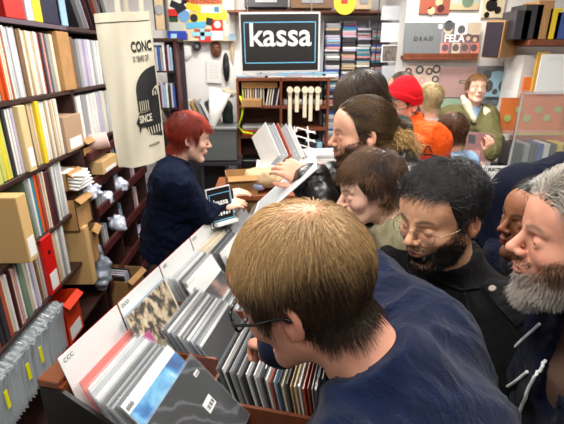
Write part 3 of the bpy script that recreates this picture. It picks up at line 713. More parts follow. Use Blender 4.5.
for i in range(6):
    o=MB().box((0,0,0),(.26,.18,.008),bev=.002).build('magazine',pm(['lilac','white','lilac','blue','white','lilac'][i])); o.location=(XF+.02,3.72,.62+0*i); o.location=(XF-.05,3.70+.01*i,.395+.0125*i); o.rotation_euler=(0,0,R(6*i-10)); tag(o,'loose magazine lying in the low right bay of the rack, %s from the bottom'%ORD(i+1),'magazine','loose magazines low in the rack')
# crumpled plastic in the rack, cartons in front of it
def crumple(name,loc,size,m,label,cat,seed=0,f=9,amp=.35):
    sz=np.array(size)/2
    V,Q=surfnet(lambda P:ell(P,(0,0,0),sz)+min(sz)*amp*(1-2*np.abs(noise3(P,f,seed)))+min(sz)*.25*noise3(P,f*2.5,seed),-sz*1.5,sz*1.5,max(min(size)/14,.006))
    o=link(name,mesh_np(name,V,Q,m,True),None,loc); return tag(o,label,cat)
M_FOIL=mat('crumpled_plastic',(205,212,232),.15,spec=1,coat=.6,bump=.6,bscale=40)
crumple('plastic_wrap',(XF+.0,3.27,1.02),(.17,.13,.12),M_FOIL,'crumpled clear plastic wrap in the middle bay of the rack','plastic wrap',3,14)
crumple('plastic_wrap',(XF-.02,3.0,1.0),(.13,.11,.14),M_FOIL,'bunched plastic sleeve left of the middle bay of the rack','plastic wrap',5,14)
crumple('plastic_wrap',(XF+.0,3.1,.76),(.16,.14,.12),M_FOIL,'bunched plastic wrap in the lower middle bay of the rack','plastic wrap',8,14)
crumple('plastic_bag',(XF+.01,2.66,.60),(.14,.12,.38),mat('grey_plastic_bag',(150,160,176),.18,spec=1,coat=.5),'grey translucent plastic bag hanging below the cartons','bag',12,12)
carton('cardboard_box',2.72,2.92,1.385,.105,d=.26,prot=.0,label='small brown box with rolled paper, just below the second row',tab=False,open_=True)
o=solo('paper_roll',MB().lathe([(.052,0),(.055,.004),(.055,.20),(.052,.204)],20),mat('pinkish_roll',(222,190,184),.6),'pink and white paper roll poking out of the small brown box','paper roll',(XF-.10,2.86,1.43),(0,R(82),R(20)),smooth=False)
carton('cardboard_box',2.44,2.62,1.235,.11,d=.26,prot=.0,label='brown open box holding white foam sheets beside the third row',tab=False,open_=True)
for i in range(5):
    tag(MB().box((0,0,0),(.17,.19,.012),bev=.003).build('foam_sheet',M_PAPER,None,(XF-.02,2.55,1.255+.019*i),(0,R(8),R(6*i-8))),'white foam sheet in the open box, %s from the bottom'%ORD(i+1),'foam sheet','white foam sheets in the open box')
carton('cardboard_box',2.82,3.10,1.235,.09,d=.2,prot=.07,m=mat('light_kraft',(204,168,112),.8),label='long light brown tray with white cards on the rack top',tab=True)
o=carton('cardboard_box',2.42,2.62,.985,.20,d=.26,prot=.03,label='large open brown carton with torn plastic at the end of the shelf',tab=False,open_=True)
crumple('plastic_wrap',(XF+.02,2.66,1.17),(.16,.16,.12),M_FOIL,'torn clear plastic bursting out of the large open carton','plastic wrap',21,18)
carton('cardboard_box',2.50,2.66,.72,.22,d=.24,prot=.04,label='brown carton under the large open one beside the rack',tab=False,open_=True,rot=R(12))
carton('cardboard_box',2.44,2.50,.60,.40,d=.24,prot=.05,m=mat('light_kraft',(204,168,112),.8),label='flat light brown carton upright at the end of the fourth row',tab=False)
carton('cardboard_box',2.8,3.05,.2,.22,d=.28,prot=.16,label='open carton of sleeves on the floor end of the rack',tab=False,open_=True,rot=R(-10))
for i in range(5): tag(MB().box((0,0,.13),(.2,.008,.24),bev=.002).build('record_jacket',pm(['dark','white','lilac','silver','dark'][i]),None,(XF+.02,2.86+.032*i,.215),(R(12),0,R(-10))),'%s sleeve in the open carton by the rack, %s from the front'%(['charcoal','white','lilac','silver','black'][i],ORD(i+1)),'record','sleeves in the open carton')
0 and carton('cardboard_box',2.4,2.6,.0,.5,d=.28,prot=.25,label='flattened brown carton low down between shelf and bin',tab=False,rot=R(25))
# ================================================================= TOTE BAG
bp=atY(122,12,1.22)
tb=empty('tote_bag',(bp.x,1.22,bp.z-.5),label='cream canvas tote bag with black vinyl print hanging in front of the shelves',cat='bag')
M_CANV=mat('cream_canvas',(204,197,178),.85,noise=.06,nscale=5,bump=.35,bscale=900)
M_INK=mat('black_ink',(22,22,24),.7)
def w2(px,py,Y): p=atY(px,py,Y)-Vector(tb.location); return p
# front panel follows left edge -> fold; the back half turns away from view
TL,TR=w2(94,14,1.22),w2(149,11,1.24); BL,BR=w2(119,167,1.20),w2(165,157,1.24)
NU,NV=36,60
def bagpt(u,v,back=0):       # u 0..1 across the front, v 0 top..1 bottom
    a=TL.lerp(TR,u); b=BL.lerp(BR,u); p=a.lerp(b,v)
    n=Vector((.1,-1,0)); bulge=math.sin(math.pi*min(max(u,0),1))*(.014+.012*v)*(1 if not back else -2.2)
    fold=.006*math.sin(u*15+v*3)*(.4+v*.4)*(1-back)+.004*math.sin(v*9+u*5)
    return p+n*(bulge+fold)+Vector((0,.012*back,0))+Vector((0,0,-.008*math.sin(math.pi*u)*v))
mb=MB()
for bk in(0,1):
    vs=[bagpt(i/NU,j/NV,bk) for j in range(NV+1) for i in range(NU+1)]
    mb.add(vs,[(j*(NU+1)+i,j*(NU+1)+i+1,(j+1)*(NU+1)+i+1,(j+1)*(NU+1)+i) for j in range(NV) for i in range(NU)])
# side gussets
for u in(0,1):
    vs=[bagpt(u,j/NV,k) for j in range(NV+1) for k in(0,1)]
    mb.add(vs,[(2*j,2*j+1,2*j+3,2*j+2) for j in range(NV)])
vs=[bagpt(i/NU,1,k) for i in range(NU+1) for k in(0,1)]; mb.add(vs,[(2*i,2*i+1,2*i+3,2*i+2) for i in range(NU)])
mb.build('body',M_CANV,tb,smooth=True)
hm=MB(); vs=[bagpt(i/NU,v)+Vector((0,-.0025,0)) for v in(.0,.055) for i in range(NU+1)]; hm.add(vs,[(i,i+1,NU+2+i,NU+1+i) for i in range(NU)]); hm.build('hem',M_CANV,tb,smooth=True)
for u0,u1,dy in((.40,.50,-.004),(.82,.90,-.004),(.50,.58,.03)):
    a=bagpt(u0,.05)+Vector((0,dy,0)); b=bagpt(u1,.05)+Vector((0,dy,0)); hb=MB(); H=.30
    vs=[]
    for k in range(8):
        t=k/7; off=Vector((.0+(.012*t if dy<0 else -.004*t),.004,H*t)); vs+= [a+off,b+off,a+off+Vector((0,.002,0)),b+off+Vector((0,.002,0))]
    fs=[]
    for k in range(7): i=4*k; fs+=[(i,i+1,i+5,i+4),(i+2,i+6,i+7,i+3),(i,i+4,i+6,i+2),(i+1,i+3,i+7,i+5)]
    hb.add(vs,fs); hb.build('handle',M_CANV,tb,smooth=False)
hk=bagpt(.6,0)+Vector((.01,.02,.29)); MB().tube([hk+Vector((-.06,0,0)),hk+Vector((.14,0,0))],.008,8).tube([hk+Vector((.04,0,0)),Vector((hk.x+.04,hk.y,3.0-tb.location.z))],.005,8).build('hanging_hook',M_CHROME,tb)
PW=.40                                          # print drawn in panel units and laid on the cloth
def lay(o,lift=0):
    me=o.data
    for v in me.vertices:
        u,vv=v.co.x,v.co.y; v.co=bagpt(u,vv)+Vector((.0,-.0016-lift,0))
    me.update()
def clip_right(me,lim=1.0,fill=False):
    import bmesh
    bm=bmesh.new(); bm.from_mesh(me); bmesh.ops.bisect_plane(bm,geom=bm.verts[:]+bm.edges[:]+bm.faces[:],plane_co=(lim,0,0),plane_no=(1,0,0),clear_outer=True)
    bmesh.ops.triangulate(bm,faces=bm.faces[:],ngon_method='EAR_CLIP')
    for _ in range(5 if fill else 1):
        L_=[e for e in bm.edges if e.calc_length()>.045]
        if not L_: break
        bmesh.ops.subdivide_edges(bm,edges=L_,cuts=1); bmesh.ops.triangulate(bm,faces=bm.faces[:])
    bm.to_mesh(me); bm.free()
def bagtext(s,size,u,v,sx,name,m=M_INK,align='LEFT',off=0,lift=.001):
    o=text(name,s,1,m,tb,(0,0,0),align=align,ext=0,off=off); me=o.data
    for q in me.vertices: q.co=Vector((u+q.co.x*size*sx,v-q.co.y*size,0))
    clip_right(me,1.0); o.scale=(1,1,1); lay(o,lift); return o
AS=2.35   # height / visible width of the panel
bagtext('CONC',.088,.60,.215,1.45,'lettering',off=.03); bagtext('10 YEARS OF',.052,.60,.290,1.05,'lettering',off=.015)
cu_,cv_=.97,.60
def shape(name,pts,m,z=0):
    me=bpy.data.meshes.new(name); me.from_pydata([(p[0],p[1],z) for p in pts],[],[list(range(len(pts)))]); me.materials.append(m); o=link(name,me,tb); clip_right(me,1.0,True); lay(o,z); return o
ell_=lambda cx,cy,rx,ry,a0=0,a1=360,n=40:[(cx+rx*math.cos(R(a0+(a1-a0)*i/n)),cy-ry*math.sin(R(a0+(a1-a0)*i/n))) for i in range(n+1)]
M_INKC=mat('print_cream',(204,197,178),.85)
shape('vinyl_print',ell_(cu_+.05,.50,.42,.155,0,180)+[(cu_-.37,.63),(cu_+.42,.63)],M_INK,.0005)
shape('vinyl_label',ell_(cu_+.12,.54,.20,.075,0,180),M_INKC,.0015)
for i in range(5): shape('print_stripe',[(cu_-.33+.04*i,.56),(cu_-.318+.04*i,.56),(cu_-.318+.04*i,.63),(cu_-.33+.04*i,.63)],M_INKC,.0015)
bagtext('10',.10,.86,.535,1.3,'lettering',lift=.0025,off=.03)
shape('print_shield',[(.66,.70),(1.1,.70),(1.1,.80),(1.0,.835),(.76,.79)],M_INK,.0006)
for i in range(6): shape('print_stripe',[(.74+.05*i,.745),(.755+.05*i,.745),(.78+.045*i,.80),(.765+.045*i,.80)],M_INKC,.0015)
shape('print_ribbon',[(.53,.70),(.58,.668),(.61,.638),(.72,.640),(1.1,.615),(1.1,.705),(.74,.735),(.63,.728),(.565,.775),(.575,.722)],M_INK,.0020)
bagtext('SINCE',.070,.60,.683,1.3,'lettering',m=M_INKC,off=.035,lift=.0032)
bagtext('WWW.CONC',.026,.72,.875,1.3,'lettering',off=.02)
# ================================================================= RECORD BIN
AL=R(15.1); OB=atZ(36,379,1.0); OB.z=0
def WB(u,v,z): return Vector((OB.x+u*math.cos(AL)+v*math.sin(AL),OB.y-u*math.sin(AL)+v*math.cos(AL),z))
bn=empty('record_bin',tuple(OB),(0,0,-AL),label='long brown and black record bin crossing the shop in front of the customers',cat='record bin')
VL=1.725; P=.335; V0=.02
M_BINW=mat('bin_wood',(122,64,36),.4,noise=.25,nscale=10,stretch=(1,6,1),coat=.15)
MB().box((.04,VL/2,.985),(.08,VL,.03),bev=.003).build('top_rail',M_BINW,bn)
MB().box((.04,VL/2,.485),(.076,VL-.002,.97)).build('rear_panel',M_BLACK,bn)
MB().box((.087,VL/2,.86),(.012,VL-.004,.24)).build('inner_lining',M_BINW,bn)
MB().box((.55,-.006,.32),(.94,.016,.64)).build('end_panel',M_BLACK,bn)
MB().prism([(.02,.62),(.02,.97),(.10,.97),(.50,.72),(.50,.62)],.014,Matrix.Translation((0,0,0))@Matrix.Rotation(math.pi/2,4,'X')).build('end_cheek',M_BLACK,bn)
MB().box((.58,VL/2,.655),(1.0,VL,.025)).build('bin_floor',M_BLACK,bn)
MB().box((1.07,VL/2,.70),(.02,VL,.14),bev=.003).build('front_rail',M_BINW,bn)
MB().box((.56,VL/2,.30),(.92,VL-.2,.60)).build('cabinet',M_BLACK,bn)
MB().box((.765,.285,.69),(.61,.014,.13),bev=.002).build('end_divider',M_BINW,bn)
def binobj(o,u,v,z,tilt=0,turn=0):
    p=WB(u,v,z); o.location=p; M=Matrix.Rotation(-AL+turn,4,'Z')@Matrix.Rotation(-tilt,4,'Y'); o.rotation_euler=M.to_euler(); return o
# section cards (thin white plastic) and wooden dividers
_k=['at the near end marked CCC','second from the near end','third from the near end','fourth from the near end','fifth, next to the small sign']
for i in range(5):
    t=empty('divider_card',label='white plastic divider card %s along the bin rail'%_k[i],cat='divider card')
    MB().box((0,0,-.17),(.003,.325,.34),bev=.001).build('panel',M_WHITE,t)
    MB().box((-.0025,0,-.002),(.003,.325,.006)).build('red_edge',mat('red_edge',(176,48,36),.4),t)
    text('lettering',['CCC','DDD','EEE','DDD','CCC','BBB','AAA','AAA'][i],.022,M_BLACK,t,(.0021,-.125,-.022),(R(90),0,R(90)),ext=.0002)
    binobj(t,.076,V0+P*i+.17,1.073,R(14))
for i in range(1,6):
    o=MB().box((0,0,0),(.38,.012,.20),bev=.003).build('wooden_divider',M_BINW); 
    o.parent=bn; o.location=(.30,V0+P*i,.79)
    o=MB().box((0,0,0),(.42,.012,.16),bev=.003).build('wooden_divider',M_BINW); o.parent=bn; o.location=(.80,min(.285+P*i,VL-.01),.75)
MB().box((.50,VL/2,.75),(.012,VL-.02,.17)).build('middle_rail',M_BINW,bn)
def rec(u,v,z,tilt,m,th=.004,sleeve=True,label='',group=None,turn=0,name='record_sleeve',art=None,w=.315):
    "record whose top edge centre is at (u,v,z); tilt leans its face up to the customers"
    t=empty(name,label=label,cat='record',group=group)
    MB().box((0,0,-w/2),(th,w,w),bev=min(.0012,th*.4)).build('jacket',m,t)
    if sleeve: MB().box((0,0,-w/2+.003),(th+.0022,w+.012,w+.014)).build('clear_sleeve',M_SLEEVE,t)
    if art: art(t,th/2+.0004)
    binobj(t,u,v,z,tilt,turn); return t
def frontmat(name,build):
    m=bpy.data.materials.new(name); m.use_nodes=True; build(m.node_tree,m.node_tree.nodes['Principled BSDF']); m.node_tree.nodes['Principled BSDF'].inputs['Roughness'].default_value=.35; return m
def ramp(nt,src,stops):
    r=nt.nodes.new('ShaderNodeValToRGB'); e=r.color_ramp.elements
    while len(e)<len(stops): e.new(.5)
    for x,(p,c) in zip(e,stops): x.position=p; x.color=(*lin(c),1)
    nt.links.new(src,r.inputs[0]); return r.outputs[0]
def coords(nt,scale=(1,1,1)):
    t=nt.nodes.new('ShaderNodeTexCoord'); m=nt.nodes.new('ShaderNodeMapping'); m.inputs['Scale'].default_value=scale; nt.links.new(t.outputs['Object'],m.inputs[0]); return m.outputs[0]
def _blue(nt,b):
    c=coords(nt); n=nt.nodes.new('ShaderNodeTexNoise'); n.inputs['Scale'].default_value=9; n.inputs['Detail'].default_value=6; n.inputs['Distortion'].default_value=.6; nt.links.new(c,n.inputs['Vector'])
    nt.links.new(ramp(nt,n.outputs['Fac'],[(.3,(20,60,120)),(.45,(30,120,190)),(.6,(120,190,225)),(.75,(235,245,250))]),b.inputs['Base Color'])
def _marble(nt,b):
    c=coords(nt,(1,1,1.0)); n=nt.nodes.new('ShaderNodeTexWave'); n.bands_direction='DIAGONAL'; n.inputs['Scale'].default_value=6; n.inputs['Distortion'].default_value=11; n.inputs['Detail'].default_value=3; n.inputs['Detail Scale'].default_value=.9; nt.links.new(c,n.inputs['Vector'])
    nt.links.new(ramp(nt,n.outputs['Fac'],[(.0,(6,6,8)),(.5,(16,16,19)),(.82,(34,34,38)),(1,(84,84,90))]),b.inputs['Base Color'])
def _tex(nt,b):
    c=coords(nt,(1,1,.7)); n=nt.nodes.new('ShaderNodeTexNoise'); n.inputs['Scale'].default_value=30; n.inputs['Detail'].default_value=5; n.inputs['Roughness'].default_value=.6; nt.links.new(c,n.inputs['Vector'])
    nt.links.new(ramp(nt,n.outputs['Fac'],[(.40,(34,26,20)),(.47,(104,84,60)),(.53,(196,176,140)),(.66,(226,212,182))]),b.inputs['Base Color'])
def _photo(nt,b):
    c=coords(nt); n=nt.nodes.new('ShaderNodeTexNoise'); n.inputs['Scale'].default_value=7; n.inputs['Detail'].default_value=3; nt.links.new(c,n.inputs['Vector'])
    nt.links.new(ramp(nt,n.outputs['Fac'],[(.35,(28,28,34)),(.55,(84,76,78)),(.68,(170,130,116)),(.8,(196,190,190))]),b.inputs['Base Color'])
M_BLUEART=frontmat('blue_water_art',_blue); M_MARB=frontmat('black_marbled_art',_marble); M_TEX=frontmat('mottled_tan_art',_tex); M_PHOTO=frontmat('dark_photo_art',_photo)
def panel(m,y0,y1,z0,z1,name='cover_art'):
    return lambda t,x: MB().box((x,(y0+y1)/2,-(z0+z1)/2),(.0008,y1-y0,z1-z0)).build(name,m,t)
def many(*fs):
    def f(t,x):
        for k,g in enumerate(fs): g(t,x+.0007*k)
    return f
def tlab(s,y,z,size,m=M_BLACK,rz=90): return lambda t,x: text('lettering',s,size,m,t,(x+.0006,y,-z),(R(90),0,R(rz)),ext=.0002)
def barcode(y,z,w=.05,h=.035):
    def f(t,x):
        MB().box((x,y,-z),(.0008,w,h)).build('price_sticker',M_WHITE,t)
        b=MB()
        for k in range(9): b.box((x+.0006,y-w*.38+w*.095*k,-z-h*.12),(.0005,w*(.02+.03*(k%3)),h*.4))
        b.build('barcode',M_BLACK,t)
    return f
# section 1, back row
S1='records in the nearest section of the back row'
rec(.135,.19,.985,R(20),mat('salmon_jacket',(226,120,112),.35,coat=.3),label='salmon pink record in a clear sleeve against the CCC card',group=S1,art=panel(mat('salmon_light',(232,164,156),.35),-.13,.15,.03,.28))
cl=[('white',.165,.19,.965,24),('silver',.18,.18,.96,26),('white',.205,.17,.955,28),('white',.215,.165,.955,29),('grey',.225,.165,.95,31),('dark',.235,.16,.95,32),('dark',.243,.16,.95,33),('grey',.252,.16,.945,34),('dark',.262,.158,.945,36),('teal',.235,.178,.925,30),('grey',.272,.155,.94,38),('dark',.281,.155,.94,40)]
for i,(c,u,v,z,a) in enumerate(cl):
    rec(u,v,z,R(a),pm(c),label='%s sleeve %s between the salmon record and the blue picture record'%({'dark':'charcoal','silver':'silver grey','teal':'teal edged'}.get(c,c),ORD(i+1)),group=S1)
rec(.300,.165,.945,R(44),M_WHITE,label='white record with a blue water picture at the front of the nearest section',group=S1,art=many(panel(M_BLUEART,-.157,.157,.040,.315),tlab('888',-.135,.024,.024)))
rec(.425,.115,.955,R(43),M_MARB,label='black marbled record in a loose plastic sleeve with two white stickers',group=S1,art=many(barcode(.115,.05,.03,.016),barcode(.06,.15,.055,.042)))
# section 2, back row
S2='records in the second section of the back row'
for i,(c,a) in enumerate((('sky',16),('white',18))): rec(.108+.011*i,.505,1.03-.002*i,R(a),pm(c),label='%s sleeve behind the mottled tan record'%['pale blue','white'][i],group=S2)
t=rec(.135,.475,1.045,R(21),M_TEX,label='record with a mottled tan and black cover standing high in second section',group=S2,art=many(panel(mat('magenta_sticker',(190,60,140),.5),-.13,-.075,.11,.19,'sticker'),panel(mat('cream_edge',(232,222,200),.5),.145,.157,.0,.30,'pale_edge')))
for i in range(19):
    c=['dark','black','white','dark','grey','black','dark','white','dark','grey','black','white','dark','silver','black','dark','grey','white','black'][i]
    rec(.262+.0090*i,.52+.003*((i*7)%3-1),.978-.003*i+.004*((i*5)%3),R(27+.5*i),pm(c),label='%s sleeve %s in front of the mottled tan record'%({'dark':'charcoal','silver':'silver grey'}.get(c,c),ORD(i+1)),group=S2)
# section 3
S3='records in the third section of the back row'
for i in range(6): c=['white','silver','white','dark','grey','white'][i]; rec(.115+.017*i,.86,1.01-.003*i,R(20+2*i),pm(c),label='%s sleeve %s behind the dark photo record'%({'dark':'charcoal','silver':'silver grey'}.get(c,c),ORD(i+1)),group=S3)
rec(.235,.80,1.0,R(34),M_WHITE,label='white record with a dark grey photograph on its cover, third section',group=S3,art=many(panel(M_PHOTO,-.13,.157,.075,.315),panel(mat('red_spine',(190,50,60),.4),-.157,-.150,.08,.31,'red_edge'),tlab('EEE',-.12,.03,.02)))
for i in range(12): c=['white','dark','dark','grey','white','black','dark','silver','white','black','grey','white'][i]; rec(.375+.0092*i,.85,.925-.004*i,R(36+.6*i),pm(c),label='%s sleeve %s in front of the dark photo record'%({'dark':'charcoal','silver':'silver grey'}.get(c,c),ORD(i+1)),group=S3)
# further sections
for s in range(3,5):
    n=12
    for i in range(n):
        c=random.choice(['white','white','silver','grey','dark','white','cream']); rec(.12+.031*i,V0+P*s+.168+random.uniform(-.008,.008),1.0-.004*i+random.uniform(-.01,.02),R(18+1.5*i),pm(c),label='%s sleeve %s from the rail in the %s section of the back row'%({'dark':'charcoal','silver':'silver grey'}.get(c,c),ORD(i+1),['fourth','fifth'][s-3]),group='records in section %d of the back row'%(s+1))
# front row
for s in range(0,4):
    n=34 if s==0 else 30 if s==1 else 12; um=.445
    for i in range(n):
        u=.515+(.53*i/n); c=(random.choice(['dark','black','dark','black','grey','white']) if i<n*.38 else random.choice(['tan','white','cream','grey','dark','dark','white','sky','silver','rust','black','cream']))
        if s==0 and i==9: c='white'
        if s==0 and i==11: c='black'
        t=rec(u,.295+P*s+.162+random.uniform(-.006,.006),.885-.0006*i+random.uniform(-.006,.008),R(17-14*i/n),pm(c),th=random.choice([.004,.005,.007,.009 if n<30 else .006]),sleeve=(i%4==0),label='%s sleeve %s from the middle rail in the %s section of the front row'%({'dark':'charcoal','silver':'silver grey','sky':'pale blue'}.get(c,c),ORD(i+1),['nearest','second','third','fourth','fifth'][s]),group='records in section %d of the front row'%(s+1))
        if s==0 and i==11:
            for k in range(2): MB().box((0,-.08+.1*k,.0006),(.004,.06,.0008)).build('spine_print',M_WHITE,t)
# kassa sign at the far end of the rail
def kassa(t,w,h,M,size,ex=.001):
    MB().box((0,0,0),(w,.004,h)).build('panel',M_BLACK,t)
    b=MB(); f=h*.72; ww=w*.92
    for c,d in(((0,-.003,h*.36),(ww,.001,h*.018)),((0,-.003,-h*.36),(ww,.001,h*.018)),((-ww/2,-.003,0),(h*.018,.001,f)),((ww/2,-.003,0),(h*.018,.001,f))): b.box(c,d)
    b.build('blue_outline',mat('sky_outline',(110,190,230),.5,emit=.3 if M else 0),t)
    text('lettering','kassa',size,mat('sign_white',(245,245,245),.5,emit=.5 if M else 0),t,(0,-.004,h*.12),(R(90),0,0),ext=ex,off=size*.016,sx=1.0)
t=empty('small_kassa_sign',label='small black kassa sign on a white holder at the bin rail',cat='sign')
kassa(t,.160,.225,0,.050); MB().box((0,.006,0),(.175,.004,.24),bev=.001).build('holder',M_WHITE,t)
b_=MB()
for k in range(6): b_.box((-.05+.02*k,-.0035,-.045+.003*(k%2)),(.012,.001,.018))
b_.build('small_print',M_WHITE,t)
MB().box((0,-.02,-.10),(.15,.05,.02),bev=.001).build('holder_foot',M_WHITE,t)
pS=atY(223,196,WB(.03,1.58,1).y); t.location=(pS.x,pS.y,1.104); t.rotation_euler=(R(-14),0,R(40)); t.location=WB(.13,1.37,1.140)
# ================================================================= BACK OF THE SHOP
def fr(x0,y0,x1,y1,Y):      # centre and size of a frontal rectangle at distance Y
    a=atY(x0,y0,Y); b=atY(x1,y1,Y); return ((a.x+b.x)/2,Y,(a.z+b.z)/2),(abs(b.x-a.x),abs(a.z-b.z))
def flat(name,x0,y0,x1,y1,Y,m,label,cat,d=.006,rot=0,group=None,frame=None,tilt=0):
    c,s=fr(x0,y0,x1,y1,Y); t=empty(name,c,(tilt,rot,0),label,cat,group)
    MB().box((0,0,0),(s[0],d,s[1]),bev=.0015).build('panel' if cat!='record' else 'jacket',m,t); return t,s
# big kassa sign on a stand-off from the shelf unit
(c,s)=fr(239,12,319,72,3.6)
t=empty('kassa_sign',c,(0,R(-.6),0),'large black kassa sign with white letters and blue outline','sign')
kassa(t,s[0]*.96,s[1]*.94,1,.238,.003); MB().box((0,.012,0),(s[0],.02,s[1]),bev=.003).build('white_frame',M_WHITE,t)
for dx in(-.25,.25): MB().tube([(dx,.02,s[1]/2),(dx,.02,3.0-c[2])],.004,6).build('hanging_wire',M_CHROME,t)
# wooden shelf unit behind the counter
YS=4.35; YB=YW1-.03
a=atY(237,78,YS); b=atY(329,78,YS); xl,xr,zt=a.x,b.x,a.z; xm=atY(281,78,YS).x
su=empty('wooden_shelf_unit',((xl+xr)/2,(YS+YB)/2,0),label='open brown wooden shelf unit below the large kassa sign',cat='shelving')
def sbx(nm,x0,x1,z0,z1,y0=YS,y1=YB,m=M_SHW): o=su.location; return MB().box(((x0+x1)/2-o.x,(y0+y1)/2-o.y,(z0+z1)/2),(x1-x0,y1-y0,z1-z0),bev=.003).build(nm,m,su)
for x in(xl,xm,xr): sbx('upright',x-.012,x+.012,0,zt)
zz={p:atY(260,p,YS).z for p in(78,106,116,136,152,178,200)}
sbx('shelf_board',xl,xr,zt-.03,zt); 
for p in(106,136,178): sbx('shelf_board',xl,xm,zz[p]-.025,zz[p])
for p in(106,128,152,178):
    z=atY(300,p,YS).z; sbx('shelf_board',xm,xr,z-.03,z)
sbx('back_panel',xl,xr,0,zt,YB-.01,YB,mat('dark_shelf_panel',(84,50,34),.7))  # back panel in a darker brown than the boards
zA=zz[106]
o_=solo('cardboard_box',MB().box((0,0,.03),(.36,.22,.06),bev=.004),M_CARD,'flat long brown box on the top tier of the shelf unit','box',(xl+.22,4.5,zt-.10))
MB
for i in range(14):
    x=xl+.05+i*.026; c=['lime','tan','white','cream','kraft','white','grey','white','tan','white','cream','white','dark','white'][i]
    tag(MB().box((0,0,.09),(.014,.2,.18),bev=.002).build('book',pm(c),None,(x,4.5,zA+.001),(0,R(0 if i<9 else 10),0)),'%s booklet %s from the left in the left compartment under the kassa sign'%({'kraft':'brown card','lime':'lime green','dark':'charcoal'}.get(c,c),ORD(i+1)),'book','booklets below the kassa sign')
tag(MB().box((0,0,.035),(.2,.24,.07),bev=.003).build('cardboard_box',M_CARD,None,(xl+.14,4.36,zA)),'small open brown box among the booklets below the sign','box')
for i in range(12):
    x=xl+.05+i*.03; c=['orange','dark','grey','black','rust','orange','dark','grey'][i%8]
for i in range(5):
    c=['orange','dark','orange','grey','white'][i]
    tag(MB().box((0,0,0),(.33,.24,.016),bev=.002).build('folder',pm(c),None,(xl+.2,4.48,zz[136]+.012+.019*i)),'%s folder %s from the bottom of the lying pile'%({'dark':'charcoal'}.get(c,c),ORD(i+1)),'folder','folders lying in the left compartment')
t=empty('black_case',(xl+.19,4.46,zz[178]+.001),label='black case with pale logo low in the left compartment',cat='case')
MB().box((0,0,.10),(.34,.26,.2),bev=.01).build('body',M_BLACK,t); MB().box((0,-.131,.11),(.05,.002,.04)).build('logo',pm('grey'),t)
for i in range(9):
    c=['tan','brown','kraft','brown','orange','tan','brown','rust','tan'][i]
    tag(MB().box((0,0,.15),(.022,.28,.30),bev=.002).build('record_jacket',pm(c),None,(xl+.04+.038*i,4.5,zz[178]-.34)),'%s record %s from the left in the bottom compartment'%({'kraft':'brown card'}.get(c,c),ORD(i+1)),'record','records at the bottom of the shelf unit')
sbx('shelf_board',xl,xm,zz[178]-.365,zz[178]-.341)
# yellow strap on the left compartment
solo('yellow_strap',MB().tube([(0,0,0),(.03,-.01,-.1),(.01,-.01,-.2),(-.03,0,-.30),(.02,0,-.36),(.12,0,-.375)],.011,6),mat('neon_yellow',(225,240,30),.5),'neon yellow strap hanging on the left side of the shelf unit','strap',tuple(atY(240,96,4.33)),smooth=True)
# rolls of tape hanging in the right compartment
for i,(px,l) in enumerate(((290,46),(297,24),(305,30),(311,34),(318,22))):
    p=atY(px,90,4.32); solo('ribbon_roll',MB().box((0,0,-l*.0045),(.038,.008,l*.009),bev=.002).lathe([(.028,-.02),(.032,-.02),(.032,.02),(.028,.02)],14,Matrix.Rotation(math.pi/2,4,'X')),mat('cream_ribbon',(232,224,198),.7),'cream ribbon hanging from a roll, %s of five in the right compartment'%(['leftmost','second from the left','middle one','second from the right','rightmost'][i]),'ribbon',tuple(p))
for i in range(8):
    c=['white','cream','tan','white','silver','white','grey','cream'][i]; z=atY(300,106,YS).z
    tag(MB().box((0,0,0),(.045,.2,.05),bev=.008).build('small_packet',pm(c),None,(xm+.045+.052*i,4.52,z+.025)),'%s packet %s from the left in the upper right compartment'%(c if c!='silver' else 'silver grey',ORD(i+1)),'packet','packets in the upper right compartment')
for i in range(6):
    c=['white','grey','dark','black','dark','sky'][i]; z=atY(300,152,YS).z
    tag(MB().box((0,0,0),(.062,.2,.09),bev=.008).build('small_box',pm(c),None,(xm+.05+.072*i,4.5,z+.045)),'%s small box %s from the left in the lower right compartment'%({'dark':'charcoal','sky':'pale blue'}.get(c,c),ORD(i+1)),'box','small boxes in the lower right compartment')
MB().tube([(xm-su.location.x,-.02,atY(290,88,4.32).z),(xr-su.location.x,-.02,atY(290,88,4.32).z)],.006,6).build('hanging_rod',M_SHW,su)
# sleeves lying on top of the shelf unit
for i in range(18):
    x=xl+.05+.055*(i%16); c=random.choice(['sky','white','lilac','silver','white'])
    tag(MB().box((0,0,0),(random.uniform(.12,.2),.2,.014),bev=.002).build('cd_case',pm(c),None,(x+.01,4.5+(i%3)*.01,zt+.009+(.016*(i%3))),(0,0,R(random.uniform(-12,12)))),'pale cd case lying on top of the wooden shelf unit','cd case','cd cases on top of the shelf unit')
# stacked CDs left of sleeves column
YC=4.5; cc=['dark','grey','blue','white','lilac','sky','teal','plum','white','grey','pink','dark','silver','tan']
rackT=atY(325,20,YC).z; x0_=atY(322,90,YC).x; x1_=atY(381,90,YC).x; zb_=atY(350,178,YC).z
cr=empty('cd_rack',((x0_+x1_)/2,YC+.1,zb_-.2),label='pale wall rack holding stacked cd cases',cat='rack')
MB().box((0,.11,(rackT-zb_+.2)/2),(x1_-x0_,.012,rackT-zb_+.2)).build('back_panel',mat('pale_rack',(186,190,200),.6),cr)
colx=[(323,338,26),(339.5,352,23),(353.5,366,30),(367,381,32)]
for k in range(5): 
    px=[322.5,338.8,352.8,366.5,381.5][k]; MB().box((atY(px,90,YC).x-cr.location.x,.03,(rackT-zb_+.2)/2),(.006,.16,rackT-zb_+.2)).build('upright',mat('pale_rack',(186,190,200),.6),cr)
MB().box((0,.0,-.01),(x1_-x0_,.2,.02)).build('foot',M_SHW,cr); MB().box((0,.02,-(zb_-.2)/2-.01),(x1_-x0_-.04,.16,zb_-.2-.02)).build('plinth',mat('pale_rack',(186,190,200),.6),cr)
_cd={}
